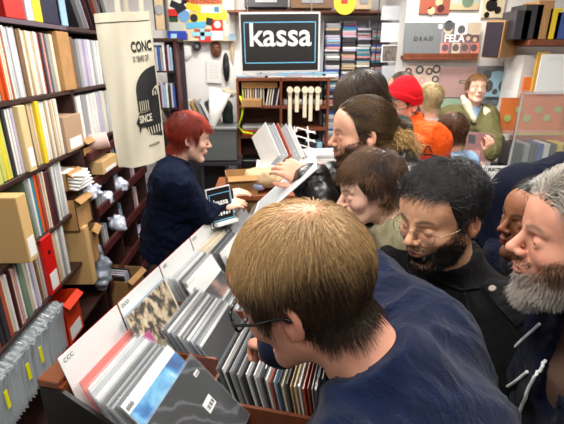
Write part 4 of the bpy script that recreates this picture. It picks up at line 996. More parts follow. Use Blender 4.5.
for k,(p0,p1,top) in enumerate(colx):
    xa,xb=atY(p0,90,YC).x,atY(p1,90,YC).x; z=zb_-.185; zt2=atY(350,top,YC).z; mid=(xa+xb)/2+.0
    if k not in _cd:
        b_=MB().box((0,0,0),(.130,.125,.019),bev=.001); me=bpy.data.meshes.new('cd_case'); me.from_pydata([tuple(v) for v in b_.V],[],b_.Fc); me.materials.append(M_PAPER); _cd[0]=me
    while z<zt2:
        c=random.choice(cc); o=link('cd_case',_cd[0]); o.material_slots[0].link='OBJECT'; o.material_slots[0].material=pm(c); o.location=(mid+random.uniform(-.006,.006),YC+random.uniform(-.008,.01),z+.0105); z+=.0212
        nm={'dark':'charcoal','silver':'silver grey','sky':'pale blue'}.get(c,c)
        tag(o,'%s cd case spine in the %s column of the stacked cds'%(nm,['leftmost','second','third','rightmost'][k]),'cd case','cd cases in column %d'%(k+1))
for i in range(14):   # a few cases visible between sign and rack
    pass
# yellow disc sign, small things along the top edge
t=empty('round_yellow_sign',tuple(atY(345,3,3.7)),label='round yellow sign with red centre at the top of the picture',cat='sign')
MB().lathe([(.085,-.006),(.088,0),(.085,.006)],28,Matrix.Rotation(math.pi/2,4,'X')).build('disc',mat('yellow_disc',(230,206,40),.4),t)
MB().box((-.005,-.009,.03),(.05,.004,.07),bev=.01).build('red_figure',pm('red'),t)
MB().tube([(0,0,.085),(0,0,.72)],.003,5).build('hanging_wire',M_CHROME,t)
for i,(x0,x1,c,y1) in enumerate(((244,288,'dark',7),(291,334,'brown',8),(357,372,'tan',9))):
    q,s=fr(x0,-8,x1,y1,4.3); t=empty('top_box',q,label='%s box on the high ledge %s'%({'dark':'charcoal','brown':'brown','tan':'tan'}[c],['above the left of the kassa sign','above the right of the kassa sign','right of the round yellow sign'][i]),cat='box'); t.location.y=4.45
    MB().box((0,0,0),(s[0],.25,s[1]),bev=.004).build('body',pm(c),t); MB().box((0,-.13,0),(s[0]*.5,.012,s[1]*.35)).build('paper_label',pm('grey'),t)
q,s=fr(240,8.5,400,9.5,4.3); tl=MB().box((0,0,-.012),(1.75,.36,.02)).build('high_ledge',M_SHW,None,(q[0],4.55,q[2])); tag(tl,'thin brown ledge high on the back wall above the kassa sign','ledge')
# column of hanging clear sleeves
for i,(y0,y1,m) in enumerate(((6,20,pm('silver')),(23,42,pm('white')),(45,62,None),(66,84,pm('silver')),(87,104,pm('grey')))):
    t,s=flat('hanging_sleeve',382,y0,402,y1,4.2,m or M_WHITE,'%s in the hanging column right of the stacked cds'%['silver square sleeve at the top','white square sleeve second from the top','square sleeve with an ornate dark emblem','silver square sleeve second from the bottom','grey square sleeve at the bottom'][i],'record sleeve',group='hanging sleeves column')
    MB().box((0,-.005,0),(s[0]+.01,.002,s[1]+.012)).build('clear_pocket',M_SLEEVE,t)
    if i==2:
        g=frontmat('emblem_art',lambda nt,b: nt.links.new(ramp(nt,(lambda n:(nt.links.new(coords(nt),n.inputs['Vector']),n.inputs['Scale'].__setattr__('default_value',26),n.outputs['Fac'])[-1])(nt.nodes.new('ShaderNodeTexNoise')),[(.4,(30,26,24)),(.55,(120,96,80)),(.65,(60,50,44)),(.8,(200,190,176))]),b.inputs['Base Color'])); MB().box((0,-.0045,0),(s[0]*.9,.001,s[1]*.9)).build('emblem',g,t)
MB
q,s=fr(380,0,404.5,120,4.22); t=empty('sleeve_hanger',(q[0],4.24,q[2]),label='thin metal frame carrying the column of hanging sleeves',cat='frame')
for sx in(-1,1): MB().box((sx*s[0]/2,0,.3),(.008,.008,s[1]+.6)).build('rail',mat('dark_metal',(50,50,54),.4,metal=.7),t)
# wall poster area left of the sign
pc,ps=fr(166,-12,236,41,4.65)
pb=empty('sticker_board',pc,label='board covered in colourful stickers and flyers on the back wall',cat='notice board')
MB().box((0,0,0),(ps[0],.02,ps[1]),bev=.002).build('board',pm('cream'),pb)
def stk(x0,y0,x1,y1,c,k,rnd=False,rot=0,nm='sticker',Y=4.638,parent=pb,pc=pc):
    q,s=fr(x0,y0,x1,y1,Y); b=MB()
    if rnd: b.lathe([(s[0]/2,-.001),(s[0]/2,.001)],22,Matrix.Rotation(math.pi/2,4,'X'))
    else: b.box((0,0,0),(s[0],.002,s[1]),bev=.0008)
    return b.build(nm,c if not isinstance(c,tuple) else mat('sticker%d_%d_%d'%c,c,.5),parent,(q[0]-pc[0],q[1]-pc[1]-.0015*k,q[2]-pc[2]),(0,rot,0))
Y_=(240,206,30); BK=(24,22,26); RD=(214,40,30); OR=(236,110,50); BL=(40,70,180); SK=(90,180,220); WH=(240,240,236)
for a in [(181,-3,222,4,OR,1),(190,13,222,23,Y_,1),(184,12,190,22,Y_,1),(168,0,190,14,WH,1),(168,9,178,17,RD,2),(170,2,182,9,BK,3,False,.4),(175,4,186,12,BK,4,False,-.5),(169,16,178,22,(20,70,40),2),(186,4,201,11,Y_,3,False,.3),(178,12,190,20,(110,160,210),3,True),(190,14,198,22,BK,3,True),(186,22,206,28,SK,3,False,-.1),(206,18,213,25,BK,4,False,.2),(211,20,223,31,RD,3),(214,21,221,28,WH,4,True),(211,31,223,40,WH,3),(201,6,217,13,WH,2),(214,7,219,12,(60,140,180),3),(194,29,211,38,(176,84,60),2),(192,32,212,36,(150,210,230),3),(200,28,205,40,(150,210,230),3),(199,38,211,42,RD,2),(169,23,184,31,(190,196,190),2),(167,31,187,38,BL,2),(223,0,235,36,WH,1),(226,12,228,24,Y_,2),(222,10,226,20,Y_,2),(229,34,235,40,(150,190,220),2)]: stk(*a)
text('lettering','DON MALEN',.06,pm('dark'),pb,(atY(201,1,4.63).x-pc[0],-.016,atY(201,1,4.63).z-pc[2]),(R(90),0,0),ext=.0004)
for nm,c,a,lb,ct,rd in [('wall_notice',(228,226,222),(206,60,222,83),'sheet of white paper pinned on the wall left of the sign','paper',0)]:
    t,s=flat(nm,*a,4.72,mat('notice_paper',c,.7),lb,ct,.003); b=MB()
    for k in range(9): b.box((0,-.002,s[1]*(.36-.08*k)),(s[0]*(.7 if k%3 else .5),.001,.004))
    b.build('printed_lines',pm('silver'),t); t.rotation_euler=(0,R(3),0)
# carved mask
mp_=atY(216,49,4.72)
V,Q=surfnet(lambda P:smax(smin(smin(ell(P,(0,0,0),(.058,.035,.085)),ell(P,(0,-.03,-.01),(.012,.022,.035)),.015),rc(P,(-.03,-.028,.022),(.03,-.028,.022),.009,.009),.01),-smin(ell(P,(-.022,-.036,.008),(.014,.01,.008)),ell(P,(.022,-.036,.008),(.014,.01,.008)),.002),.004),(-.08,-.08,-.1),(.08,.05,.1),.006)
tag(link('wall_mask',mesh_np('wall_mask',V,Q,mat('mask_brown',(104,62,42),.5)),None,tuple(mp_)),'small dark brown carved face mask on the wall below the stickers','mask')
crumple('ribbon_bow',tuple(atY(184,52,4.72)),(.17,.05,.16),M_PAPER,'pale crumpled bow hanging from the small shelf','bow',4,13)
crumple('hanging_bag',tuple(atY(226,68,4.71)),(.07,.06,.30),M_BLACK,'narrow black bag hanging on the wall left of the shelf unit','bag',6,8)
crumple('hanging_cloth',tuple(atY(232,48,4.72)),(.05,.04,.30),pm('tan'),'narrow beige cloth strip hanging beside the black bag','cloth',9,7)
crumple('dark_camera',tuple(atY(196,46,4.70)),(.10,.08,.09),pm('dark'),'small dark gadget below the sticker board','gadget',2,9)
# small shelf with cds behind the bag
q=atY(163,40,4.1); t=empty('small_wall_shelf',(q.x,4.2,q.z),label='small dark wall shelf carrying cds right of the tote bag',cat='shelf')
MB().box((0,.0,0),(.28,.24,.03),bev=.003).build('board',M_BROWN,t); MB().box((.05,.12,-.4),(.18,.02,.8)).build('back_board',pm('dark'),t)
MB().box((-.02,0,-.27),(.24,.22,.014)).build('board',M_BROWN,t); MB().box((-.02,0,-.60),(.24,.22,.014)).build('board',M_BROWN,t); MB().box((.10,0,-.44),(.016,.24,.88)).build('side_panel',M_REDBR,t)
for k,zo in enumerate((-.262,-.592)):
    for i in range(9):
        c=['white','dark','silver','blue','grey','white','plum','lilac','sky'][(i+k*4)%9]
        tag(MB().box((0,0,.1),(.018,.15,.2+.02*(i%2)),bev=.002).build('cd_case',pm(c),None,(q.x-.12+.0225*i,4.17,q.z+zo+(.01 if i%2 else 0))),'%s upright case %s from the left on the %s tier behind the bag'%({'dark':'charcoal','silver':'silver grey','sky':'pale blue'}.get(c,c),ORD(i+1),['upper','lower'][k]),'cd case','upright cases on the %s tier behind the bag'%['upper','lower'][k])
t,s=flat('framed_picture',153,-6,167,30,4.12,pm('tan'),'tall beige framed picture standing on the small wall shelf','picture',.03)
MB().lathe([(.04,-.003),(.04,.003)],20,Matrix.Translation((0,-.019,.02))@Matrix.Rotation(math.pi/2,4,'X')).build('round_motif',pm('grey'),t)
for sx in(-1,1): MB().box((sx*(s[0]/2),0,0),(.012,.04,s[1])).build('frame_side',pm('dark'),t)
t,s=flat('blue_box',172,33,187,40,4.3,mat('deep_blue',(30,50,150),.5),'small deep blue box on the end of the small wall shelf','box',.12)
MB().box((-.04,-.063,0),(s[0]*.4,.004,s[1]*.7)).build('paper_label',pm('sky'),t)
# things around the cashier
q=atY(215,160,4.2)
t=empty('grey_storage_box',(atY(221,140,4.25).x,4.25,1.02),label='grey plastic storage box on a dark stand behind the cashier',cat='box')
zt_=atY(221,126,4.25).z
MB().box((0,0,(zt_-1.02)/2),(.33,.34,zt_-1.02),bev=.015).build('body',mat('grey_plastic_tub',(88,92,92),.5),t); MB().box((0,0,zt_-1.02),(.36,.37,.03),bev=.008).build('lid',mat('grey_plastic_lid',(110,114,114),.5),t)
t=empty('small_stand',(atY(221,140,4.25).x,4.25,0),label='dark side stand carrying the grey storage box',cat='stand')
MB().box((0,0,1.0),(.42,.40,.03)).build('top',pm('dark'),t)
for sx in(-1,1):
    for sy in(-1,1): MB().box((sx*.18,sy*.17,.49),(.03,.03,.98)).build('leg',pm('dark'),t)
MB().box((0,0,.62),(.38,.36,.02)).build('shelf_board',pm('dark'),t)
pt=atY(220,99,4.1); pb_=atY(212,134,4.1)
t=empty('rolled_poster_cone',tuple(pb_),label='white rolled paper cone standing on the grey storage box',cat='paper cone')
MB().lathe([(.035,0),(.105,(pt-pb_).length),(.10,(pt-pb_).length),(.03,.01)],24,cap=False).build('cone',M_PAPER,t,smooth=True); t.rotation_euler=(0,math.atan2(pt.x-pb_.x,pt.z-pb_.z),0)
t.location=(pb_.x,4.15,zt_+.02)
crumple('plastic_ball',tuple(atY(228,92,4.2)),(.16,.14,.12),mat('pale_bag',(176,170,150),.3,coat=.4),'pale crumpled bag resting above the white paper cone','bag',7,10)
crumple('dark_jacket_hung',tuple(atY(228,118,4.35)),(.12,.1,.34),mat('dark_green_cloth',(26,40,36),.8),'dark green cloth hanging beside the white paper cone','cloth',3,7)
for i in range(10):
    p=atY(168+5*i,112,4.5); c=['brown','grey','dark','tan','blue','white','kraft','grey','white','dark'][i]
    tag(MB().box((0,0,0),(.03,.25,.26),bev=.002).build('record_jacket',pm(c),None,(p.x,4.52,p.z),(0,R(-24),0)),'%s leaning sleeve %s from the left behind the cashier'%({'dark':'charcoal','kraft':'brown card'}.get(c,c),ORD(i+1)),'record','leaning sleeves behind the cashier')
q=atY(190,125,4.5); tag(MB().box((0,0,(q.z)/2),(.72,.36,q.z),bev=.004).build('low_cabinet',pm('dark'),None,(q.x,4.55,0)),'dark low cabinet behind the cashier under the leaning sleeves','cabinet')
# counter
cz=atY(300,158,3.55).z; xa,xb=atY(262,160,3.45).x,atY(352,160,3.45).x
ct=empty('shop_counter',((xa+xb)/2,3.55,0),label='brown wooden shop counter behind the far end of the bin',cat='counter')
MB().box((0,0,cz-.02),(xb-xa,.5,.04),bev=.004).build('top',M_WOOD,ct); MB().box((0,.02,(cz-.04)/2),(xb-xa-.06,.42,cz-.04)).build('body',M_REDBR,ct); MB().box((-(xb-xa)*.24,-.2,cz*.55),(.02,.02,cz*.6)).build('door_edge',M_WOOD,ct)
for i in range(7):
    c=['white','white','silver','rust','white','silver','white'][i]; p=atY(277,146,3.2); 
    o=MB().box((0,0,0),(.30,.006 if i!=3 else .01,.20),bev=.002).build('record_sleeve',M_SLEEVE if i in(1,4) else pm(c)); o.location=(p.x-.09+.032*i,3.20+.012*i,p.z-.0-.004*i); o.rotation_euler=(R(-14),R(46),R(-60)); 
    tag(o,'%s sleeve %s in the slanted bundle on the counter'%({'silver':'silver grey','rust':'rusty red'}.get(c,c) if i not in(1,4) else 'clear plastic',ORD(i+1)),'record','slanted bundle of sleeves')
t=empty('bundle_crate',(atY(283,168,3.2).x,3.22,0),label='white wire crate stand under the slanted bundle of sleeves',cat='crate')
zz_=atY(283,164,3.2).z; MB().box((0,0,zz_-.02),(.42,.32,.03),bev=.003).build('tray',M_WHITE,t); MB().box((0,0,(zz_-.04)/2),(.30,.24,zz_-.04)).build('pedestal',pm('dark'),t)
# chrome desk rack
p=atY(303,140,3.5); t=empty('desk_rack',(p.x,3.5,cz),label='bright bent metal card rack on the counter top',cat='rack')
for i in range(4):
    z=.03+.07*i; MB().tube([(-.06,-.03,z),(-.05,.05,z+.02),(.06,.05,z-.01),(.10,-.02,z-.02),(.09,-.05,z),(.02,-.055,z)],.007,6).build('wire_loop',M_WHITE,t,smooth=True)
for x in(-.05,.06): MB().tube([(x,.04,0),(x-.02,.05,.27)],.007,6).build('post',M_WHITE,t)
for i in range(4): tag(MB().box((0,0,.011),(.30,.22,.02),bev=.003).build('paper_stack',[M_WHITE,M_PAPER,pm('silver'),M_WHITE][i],None,(atY(322,150,3.45).x,3.44,cz+.021*i),(0,0,R(4*i-6))),'white stack of papers on the right of the counter, %s from the bottom'%ORD(i+1),'paper','papers stacked on the counter')
crumple('paper_bag',tuple(atY(262,178,3.0)),(.34,.22,.13),mat('tan_paper',(196,168,130),.8),'crumpled beige paper heap behind the small kassa sign','paper',5,9)
crumple('blue_plastic_bag',tuple(atY(254,184,2.95)),(.16,.14,.10),mat('blue_white_bag',(170,190,235),.25,coat=.5),'crumpled blue and white plastic bag on the cash desk','bag',8,15)
p=atY(258,195,3.0); t=empty('cash_desk',(p.x,3.02,0),label='brown cash desk behind the small kassa sign',cat='desk')
dz=atY(258,190,3.0).z; MB().box((0,.1,dz-.02),(.66,.5,.04),bev=.004).build('top',M_WOOD,t); MB().box((0,.1,(dz-.04)/2),(.6,.42,dz-.04)).build('body',M_CARD,t)
t=carton('cardboard_box',0,.22,0,.14,d=.2,X=0,label='open brown carton on the cash desk behind the small sign',tab=False,open_=True); t.location=(p.x-.12,2.98,dz); t.rotation_euler=(0,0,R(-80))
0 and solo('tape_roll_white',MB().lathe([(.02,-.02),(.05,-.02),(.05,.02),(.02,.02)],20,Matrix.Rotation(R(70),4,'X')),M_PAPER,'white tape roll at the right end of the counter','tape',tuple(atY(327,128,3.6)),smooth=False)
# ---------------- right part: ledge with two records, wall of records, speaker
YL=YR-.02
def ledge(x0,x1,py,Y,d,label):
    a=atY(x0,py,Y); b=atY(x1,py,Y); t=empty('wooden_ledge',((a.x+b.x)/2,YR-d/2,a.z),label=label,cat='shelf'); MB().box((0,0,-.018),(b.x-a.x,d,.036),bev=.003).build('board',M_SHW,t)
    MB().box((0,-d/2+.006,.006),(b.x-a.x,.012,.024)).build('lip',M_SHW,t); return t
ledge(404,478,55.5,3.9,.10,'brown wooden ledge holding two displayed records on the white wall')
def disp(x0,y0,x1,y1,m,label,art=None,Y=YL-.05,tilt=-.06,sleeve=True):
    t,s=flat('displayed_record',x0,y0,x1,y1,Y,m,label,'record',.006,tilt=tilt)
    if sleeve: MB().box((0,-.0052,0),(s[0]+.008,.0012,s[1]+.008)).build('clear_sleeve',M_SLEEVE,t)
    if art: art(t,s)
    return t
bx=lambda t,s,x0,z0,x1,z1,c,n='cover_art',k=0:MB().box(((x0+x1)/2*s[0],-.0036-.0004*k,(z0+z1)/2*s[1]),((x1-x0)*s[0],.0008,(z1-z0)*s[1])).build(n,c if not isinstance(c,str) else pm(c),t)
def circ(t,s,x,z,r,c,k=0,n='cover_art',ri=0,sz=1):
    b=MB(); pr_=[(ri*s[0],0),(r*s[0],0),(r*s[0],.0008),(ri*s[0],.0008)] if ri else [(r*s[0],0),(r*s[0],.0008)]
    b.lathe(pr_,20,Matrix.Translation((x*s[0],-.0036-.0004*k,z*s[1]))@Matrix.Rotation(math.pi/2,4,'X')@Matrix.Diagonal((1,sz,1,1)),cap=not ri); return b.build(n,c if not isinstance(c,str) else pm(c),t)
tx=lambda t,s,st,x,z,sz,c,ry=0,sx=1,off=0:text('lettering',st,sz,pm(c) if isinstance(c,str) else c,t,(x*s[0],-.0055,z*s[1]),(R(90),ry,0),ext=.0004,sx=sx,off=off)
disp(405,22.5,441,54,mat('slate_cover',(74,76,78),.35,coat=.4),'dark slate grey record with DEAD lettering on the ledge',lambda t,s:(tx(t,s,'D E A D',0,-.02,.048,'black',off=.001),circ(t,s,.40,.38,.055,'white',1,'round_sticker')))
def fela(t,s):
    for i,(x,c) in enumerate(((-.5,'dark'),(-.17,'white'),(.17,'tan'))): bx(t,s,x,.12,x+.33,.5,c)
    circ(t,s,-.34,.33,.12,'tan',1,sz=1.3); circ(t,s,-.34,.40,.13,'black',2); circ(t,s,0,.28,.10,'dark',1); bx(t,s,-.5,-.14,.5,.12,mat('dark_red',(92,24,22),.4)); 
    for x,c in((-.5,'orange'),(-.2,'tan'),(.05,'rust'),(.3,'orange')): bx(t,s,x,-.5,x+.22,-.14,c)
    for x in(-.38,-.1,.14,.38): circ(t,s,x,-.3,.09,'plum',1)
    for x,z in((.2,.02),(.38,-.02)): circ(t,s,x,z,.10,'plum',1); circ(t,s,x,z-.02,.055,'tan',2)
    tx(t,s,'FELA',-.16,-.01,.085,'white',off=.002)
disp(443,22.5,477,54,pm('dark'),'record with white FELA lettering and many faces on the ledge',fela)
disp(421,-8,449,14,mat('brownred_cover',(150,84,66),.4),'brownish red record with figures at the top of the wall',lambda t,s:[circ(t,s,x,z,.12,c,1) for x,z,c in((-.2,-.1,'rust'),(.12,.05,'tan'),(.2,-.25,'plum'),(-.1,-.35,'tan'))],sleeve=False,Y=YL,tilt=0)
disp(452,-12,478,10,mat('pale_landscape',(176,186,176),.5),'pale landscape record at the top of the wall',lambda t,s:[bx(t,s,-.5,-.5,.5,-.2,'tan'),circ(t,s,.1,-.1,.2,'green',1)],sleeve=False,Y=YL,tilt=0)
disp(485,-14,503,18,pm('cream'),'black ink drawing on cream paper above the loudspeaker',lambda t,s:[circ(t,s,x,z,r,'black',1) for x,z,r in((0,.2,.22),(-.1,-.1,.25),(.2,-.25,.15),(-.25,-.4,.12))],sleeve=False,Y=YL,tilt=0)
def rings(t,s):
    for x,z,r,c in((-.42,.33,.10,'plum'),(-.1,.38,.12,'dark'),(.18,.33,.10,'plum'),(.38,.40,.12,'dark'),(.38,.08,.10,'plum'),(.3,-.2,.10,'dark'),(-.3,.1,.08,'rust'),(0,.05,.09,'pink'),(.1,-.35,.09,'plum'),(-.2,-.3,.10,'rust')): circ(t,s,x,z,r,c,1,ri=r*.55)
disp(406,66,437,97,mat('beige_ring_cover',(226,196,176),.5),'beige record with many dark rings, left one of the middle row',rings,Y=YL,tilt=0)
disp(440,67,477,97,mat('mauve_cover',(190,140,130),.5),'plain mauve pink record with small dark block of lettering',lambda t,s:(bx(t,s,.0,-.05,.30,.08,mat('mauve_dark',(112,70,66),.5)),bx(t,s,.05,.0,.25,.03,'tan',k=1)),Y=YL,tilt=0)
def panda(t,s):
    m=mat('ice_blue',(150,196,214),.4); circ(t,s,.02,-.02,.36,m,1); circ(t,s,-.25,.27,.12,'black',2); circ(t,s,.28,.27,.12,'black',2); circ(t,s,-.16,-.02,.11,'black',2,sz=1.3); circ(t,s,.2,-.02,.11,'black',2,sz=1.3); circ(t,s,.02,-.17,.07,'black',2); circ(t,s,.40,.40,.05,'white',2)
    bx(t,s,-.2,-.40,.24,-.30,'black',k=2)
disp(478,66,511,104,mat('night_blue_cover',(40,50,62),.4),'dark record with an ice blue bear face behind the young man',panda,Y=YL-.01,tilt=0)
disp(437,99,472,112,mat('pale_green_cover',(150,186,152),.5),'pale green landscape record beneath the mauve one',None,Y=YL,tilt=0)
disp(476,106,512,135,pm('silver'),'silver grey record under the dark bear face one',None,Y=YL,tilt=0)
# speaker
p=atY(500,39,3.80); t=empty('wall_speaker',(p.x,3.80,p.z),(R(4),R(3),R(-60)),'wooden wall loudspeaker with dark front under the ink drawing','loudspeaker')
MB().box((0,.02,0),(.17,.24,.29),bev=.004).build('cabinet',mat('oak_veneer',(176,134,86),.45,noise=.2,nscale=14,stretch=(6,6,1)),t); MB().box((-.0,-.104,0),(.15,.012,.27),bev=.004).build('grille',mat('grille_cloth',(44,34,46),.9),t)
MB().tube([(0,.1,0),(-.06,.17,0)],.02,8).build('bracket',pm('dark'),t)
# high shelf at right
YH=3.55; a=atY(518,40,YH); a.x=atY(518,40,3.74).x; hs=empty('high_shelf',(a.x+.45,YH+.2,a.z),label='brown high shelf with boxes at the top right',cat='shelf')
MB().box((0,.0,-.02),(.92,.4,.045),bev=.004).build('board',M_SHW,hs)
for i,(x0,y0,x1,c,rz,lb) in enumerate(((519,10,530,'dark',0,'dark grey sleeve leaning at the left end of the high shelf'),(528,4,541,'dark',8,'charcoal box leaning beside the brown one on the high shelf'),(541,0,551,'brown',10,'light brown wooden box on the high shelf'),(553,8,560,'yellow',0,'yellow and blue packet on the high shelf'),(560,12,572,'blue',0,'blue packet at the right end of the high shelf'))):
    p0=atY(x0,y0,YH); p1=atY(x1,38.6,YH); h=p0.z-a.z-.004; o=MB().box((0,.0,h/2),(p1.x-p0.x-.01,.22,h),bev=.003).build('shelf_box',mat('oak_veneer',(176,134,86),.45) if c=='brown' else pm(c),None,((p0.x+p1.x)/2,YH+.14,a.z+.006),(0,0,0)); tag(o,lb,'box')
# niche pier and orange board
p0=atY(521,50,3.75)
struct('wall_pier',MB().box((p0.x+.06,3.84,p0.z/2-.02),(.12,.32,p0.z-.04)),M_WALL)
for (x0,y0,x1,y1,Y,m,lb,ct,nm) in ((524,77,540,345,3.6,mat('orange_board',(224,120,50),.6),'tall orange board behind the glass display case','board','orange_board'),(538,52,541,92,3.58,mat('yellow_wood',(206,160,60),.5),'thin yellowish wooden post left of the red and white poster','post','wooden_post')):
    t,s=flat(nm,x0,y0,x1,y1,Y,m,lb,ct,.02)
t,s=flat('red_white_poster',542,54,580,92,3.56,M_WHITE,'white poster with red heading and dark turntable picture at right','poster',.01)
bx(t,s,-.5,.30,.5,.5,mat('poster_red',(196,30,44),.5)); bx(t,s,-.25,-.3,.5,-.20,'dark'); circ(t,s,.2,-.1,.14,'dark',1); tx(t,s,'disco',-.2,.4,.055,'white'); bx(t,s,-.5,-.5,.5,-.36,'red')
# glass display case
p0=atY(521,93,3.3); p1=atY(590,93,3.3); zc=p0.z; gx=(p0.x+p1.x)/2; gw=p1.x-p0.x; zl=atY(540,168,3.3).z
gc=empty('glass_display_case',(gx,3.42,0),label='glass display case with orange back at the right edge',cat='display case')
gm=mat('case_glass',(225,238,240),.04,alpha=.14,spec=1)
MB().box((0,-.14,(zc+zl)/2),(gw,.006,zc-zl)).build('front_glass',gm,gc); MB().box((0,0,zc),(gw,.3,.008)).build('top_glass',gm,gc)
MB().box((0,.0,(zl)/2),(gw,.28,zl)).build('base',pm('dark'),gc)
MB().box((0,.14,(zc+zl)/2+.09),(gw,.01,(zc-zl)*.5)).build('orange_back',mat('orange_back',(226,124,60),.6),gc)
MB().box((0,.0,zl+(zc-zl)*.45),(gw-.01,.24,.008)).build('glass_shelf',gm,gc); MB().box((0,-.12,zl+(zc-zl)*.47),(gw-.01,.006,.016)).build('yellow_strip',mat('yellow_strip',(214,190,90),.5),gc)
for x in(-gw/2,gw/2): MB().box((x,-.14,(zc+zl)/2),(.014,.014,zc-zl)).build('edge_profile',M_CHROME,gc)
MB().box((0,-.14,zc),(gw,.014,.014)).build('edge_profile',M_CHROME,gc)
for i in range(6):
    t=empty('green_badge',(gx-gw/2+.07+.085*i,3.549,zl+(zc-zl)*(.74 if i%2 else .62)),label='round pale green badge %s from the left in the display case'%ORD(i+1),cat='badge',group='badges in the display case')
    MB().lathe([(.028,-.004),(.03,.004)],16,Matrix.Rotation(math.pi/2,4,'X')).build('disc',mat('badge_green',(170,190,110),.4),t)
for i in range(9):
    c=['dark','black','grey','dark','blue','white','dark','yellow','tan'][i]
    tag(MB().box((0,0,0),(.045,.18,.19),bev=.003).build('record_jacket',pm(c),None,(gx-gw/2+.05+.055*i,3.42,zl+.098),(0,0,0)),'%s case %s from the left inside the glass display case'%({'dark':'charcoal'}.get(c,c),ORD(i+1)),'case','cases inside the glass display case')
# second record bin in the middle distance, with coloured sleeves and a white ELECTRONIC card
e=atY(500,170,2.55); b2=empty('second_record_bin',(e.x-.02,2.62,0),label='black record bin in front of the young man, right of the curly-haired child',cat='record bin')
zb2=1.02; MB().box((.10,0,zb2-.14),(1.0,.40,.28),bev=.004).build('tray',M_BLACK,b2); MB().box((.10,0,(zb2-.28)/2),(.9,.34,zb2-.28)).build('base',pm('dark'),b2)
t=empty('electronic_card',(e.x+.02,2.58,atY(500,166,2.58).z-.06),(R(-14),0,0),'white divider card with small black ELECTRONIC lettering','divider card')
MB().box((0,0,-.06),(.34,.004,.24),bev=.001).build('panel',M_WHITE,t); text('lettering','ELECTRONIC',.026,M_BLACK,t,(0,-.003,.035),(R(90),0,0),ext=.0003,off=.001)
def _col(nt,b):
    c=coords(nt); n=nt.nodes.new('ShaderNodeTexVoronoi'); n.inputs['Scale'].default_value=14; nt.links.new(c,n.inputs['Vector']); r=nt.nodes.new('ShaderNodeMix'); r.data_type='RGBA'; r.inputs[0].default_value=.35; nt.links.new(n.outputs['Color'],r.inputs[6]); r.inputs[7].default_value=(.8,.6,.55,1); nt.links.new(r.outputs[2],b.inputs['Base Color'])
M_COLR=frontmat('colourful_patchwork',_col)
for i in range(8):
    p=atY(471-1.5*i,182-2*i,2.48); o=MB().box((0,0,0),(.006,.315,.315),bev=.001).build('record_sleeve',M_COLR if i in(0,3) else pm(['tan','white','pink','grey','white','orange','sky','lime'][i])); o.location=(p.x-.02*i+.08,2.52,1.13); o.rotation_euler=(0,R(-24),R(28)); tag(o,'%s sleeve %s from the front in the middle bin beside the light blue shirt'%(['patchwork coloured','white','pink','patchwork coloured','white','orange','pale blue','lime green'][i],ORD(i+1)),'record','sleeves in the middle bin')
# ================================================================= THE CROWD
def V3(*a): return Vector(a)
def at_head(px,py,D): return atD(px,py,D)
M_FLEECE=mat('navy_fleece',(8,20,48),spec=.12,rough=.95,bump=.5,bscale=420,noise=.25,nscale=14,sheen=.08,fold=9)
M_BLKCOAT=mat('black_wool_coat',(13,13,15),spec=.12,rough=.9,bump=.4,bscale=500,noise=.15,nscale=20,sheen=.06,fold=8)
M_HOODIE=mat('navy_hoodie',(9,14,36),spec=.12,rough=.9,bump=.35,bscale=500,noise=.2,nscale=14,sheen=.05,fold=9)
M_KHAKI=mat('khaki_cotton',(132,126,100),spec=.12,rough=.85,bump=.35,bscale=300,noise=.15,nscale=14,fold=12)
M_LEATH=mat('black_leather',(15,15,17),.38,bump=.35,bscale=90,coat=.2,fold=14)
M_ORANGE=mat('orange_shell',(230,84,22),spec=.12,rough=.6,bump=.25,bscale=60,noise=.1,nscale=9,fold=12)
M_OLIVE=mat('olive_canvas',(104,100,66),spec=.12,rough=.85,bump=.3,bscale=200,noise=.15,nscale=12,fold=12)
M_SHIRT=mat('navy_shirt',(12,22,46),spec=.12,rough=.75,bump=.3,bscale=120,noise=.2,nscale=10,fold=14)
M_DKGRN=mat('dark_green_parka',(44,56,50),spec=.12,rough=.9,bump=.3,bscale=200)
M_LBLUE=mat('light_blue_shirt',(150,182,214),spec=.12,rough=.8,bump=.3,bscale=100)
M_CREAMF=mat('cream_fleece',(226,214,186),spec=.12,rough=.95,bump=.9,bscale=160)
M_BRTEE=mat('brown_tshirt',(96,74,64),spec=.12,rough=.85,bump=.2,bscale=300)
M_RED=mat('red_knit',(206,22,34),spec=.12,rough=.9,bump=.7,bscale=240)
def at(px,py,D): return atD(px,py,D)
def sdfchild(p,name,fn,lo,hi,h,m,local=True,lab=None):
    V,Q=surfnet(fn,lo,hi,h); V=p['toW'](V) if local else V
    return p['child'](name,V,Q,m,None,lab)
def tubechild(p,name,pts,r,m,parent=None,n=8):
    b=MB().tube([Vector(q)-Vector(p['rl']) for q in pts],r,n); return b.build(name,m,parent or p['root'],smooth=True)
def drop(p,px,py,D0=.3,D1=4): # nearest surface of the clothes seen at a pixel
    return None
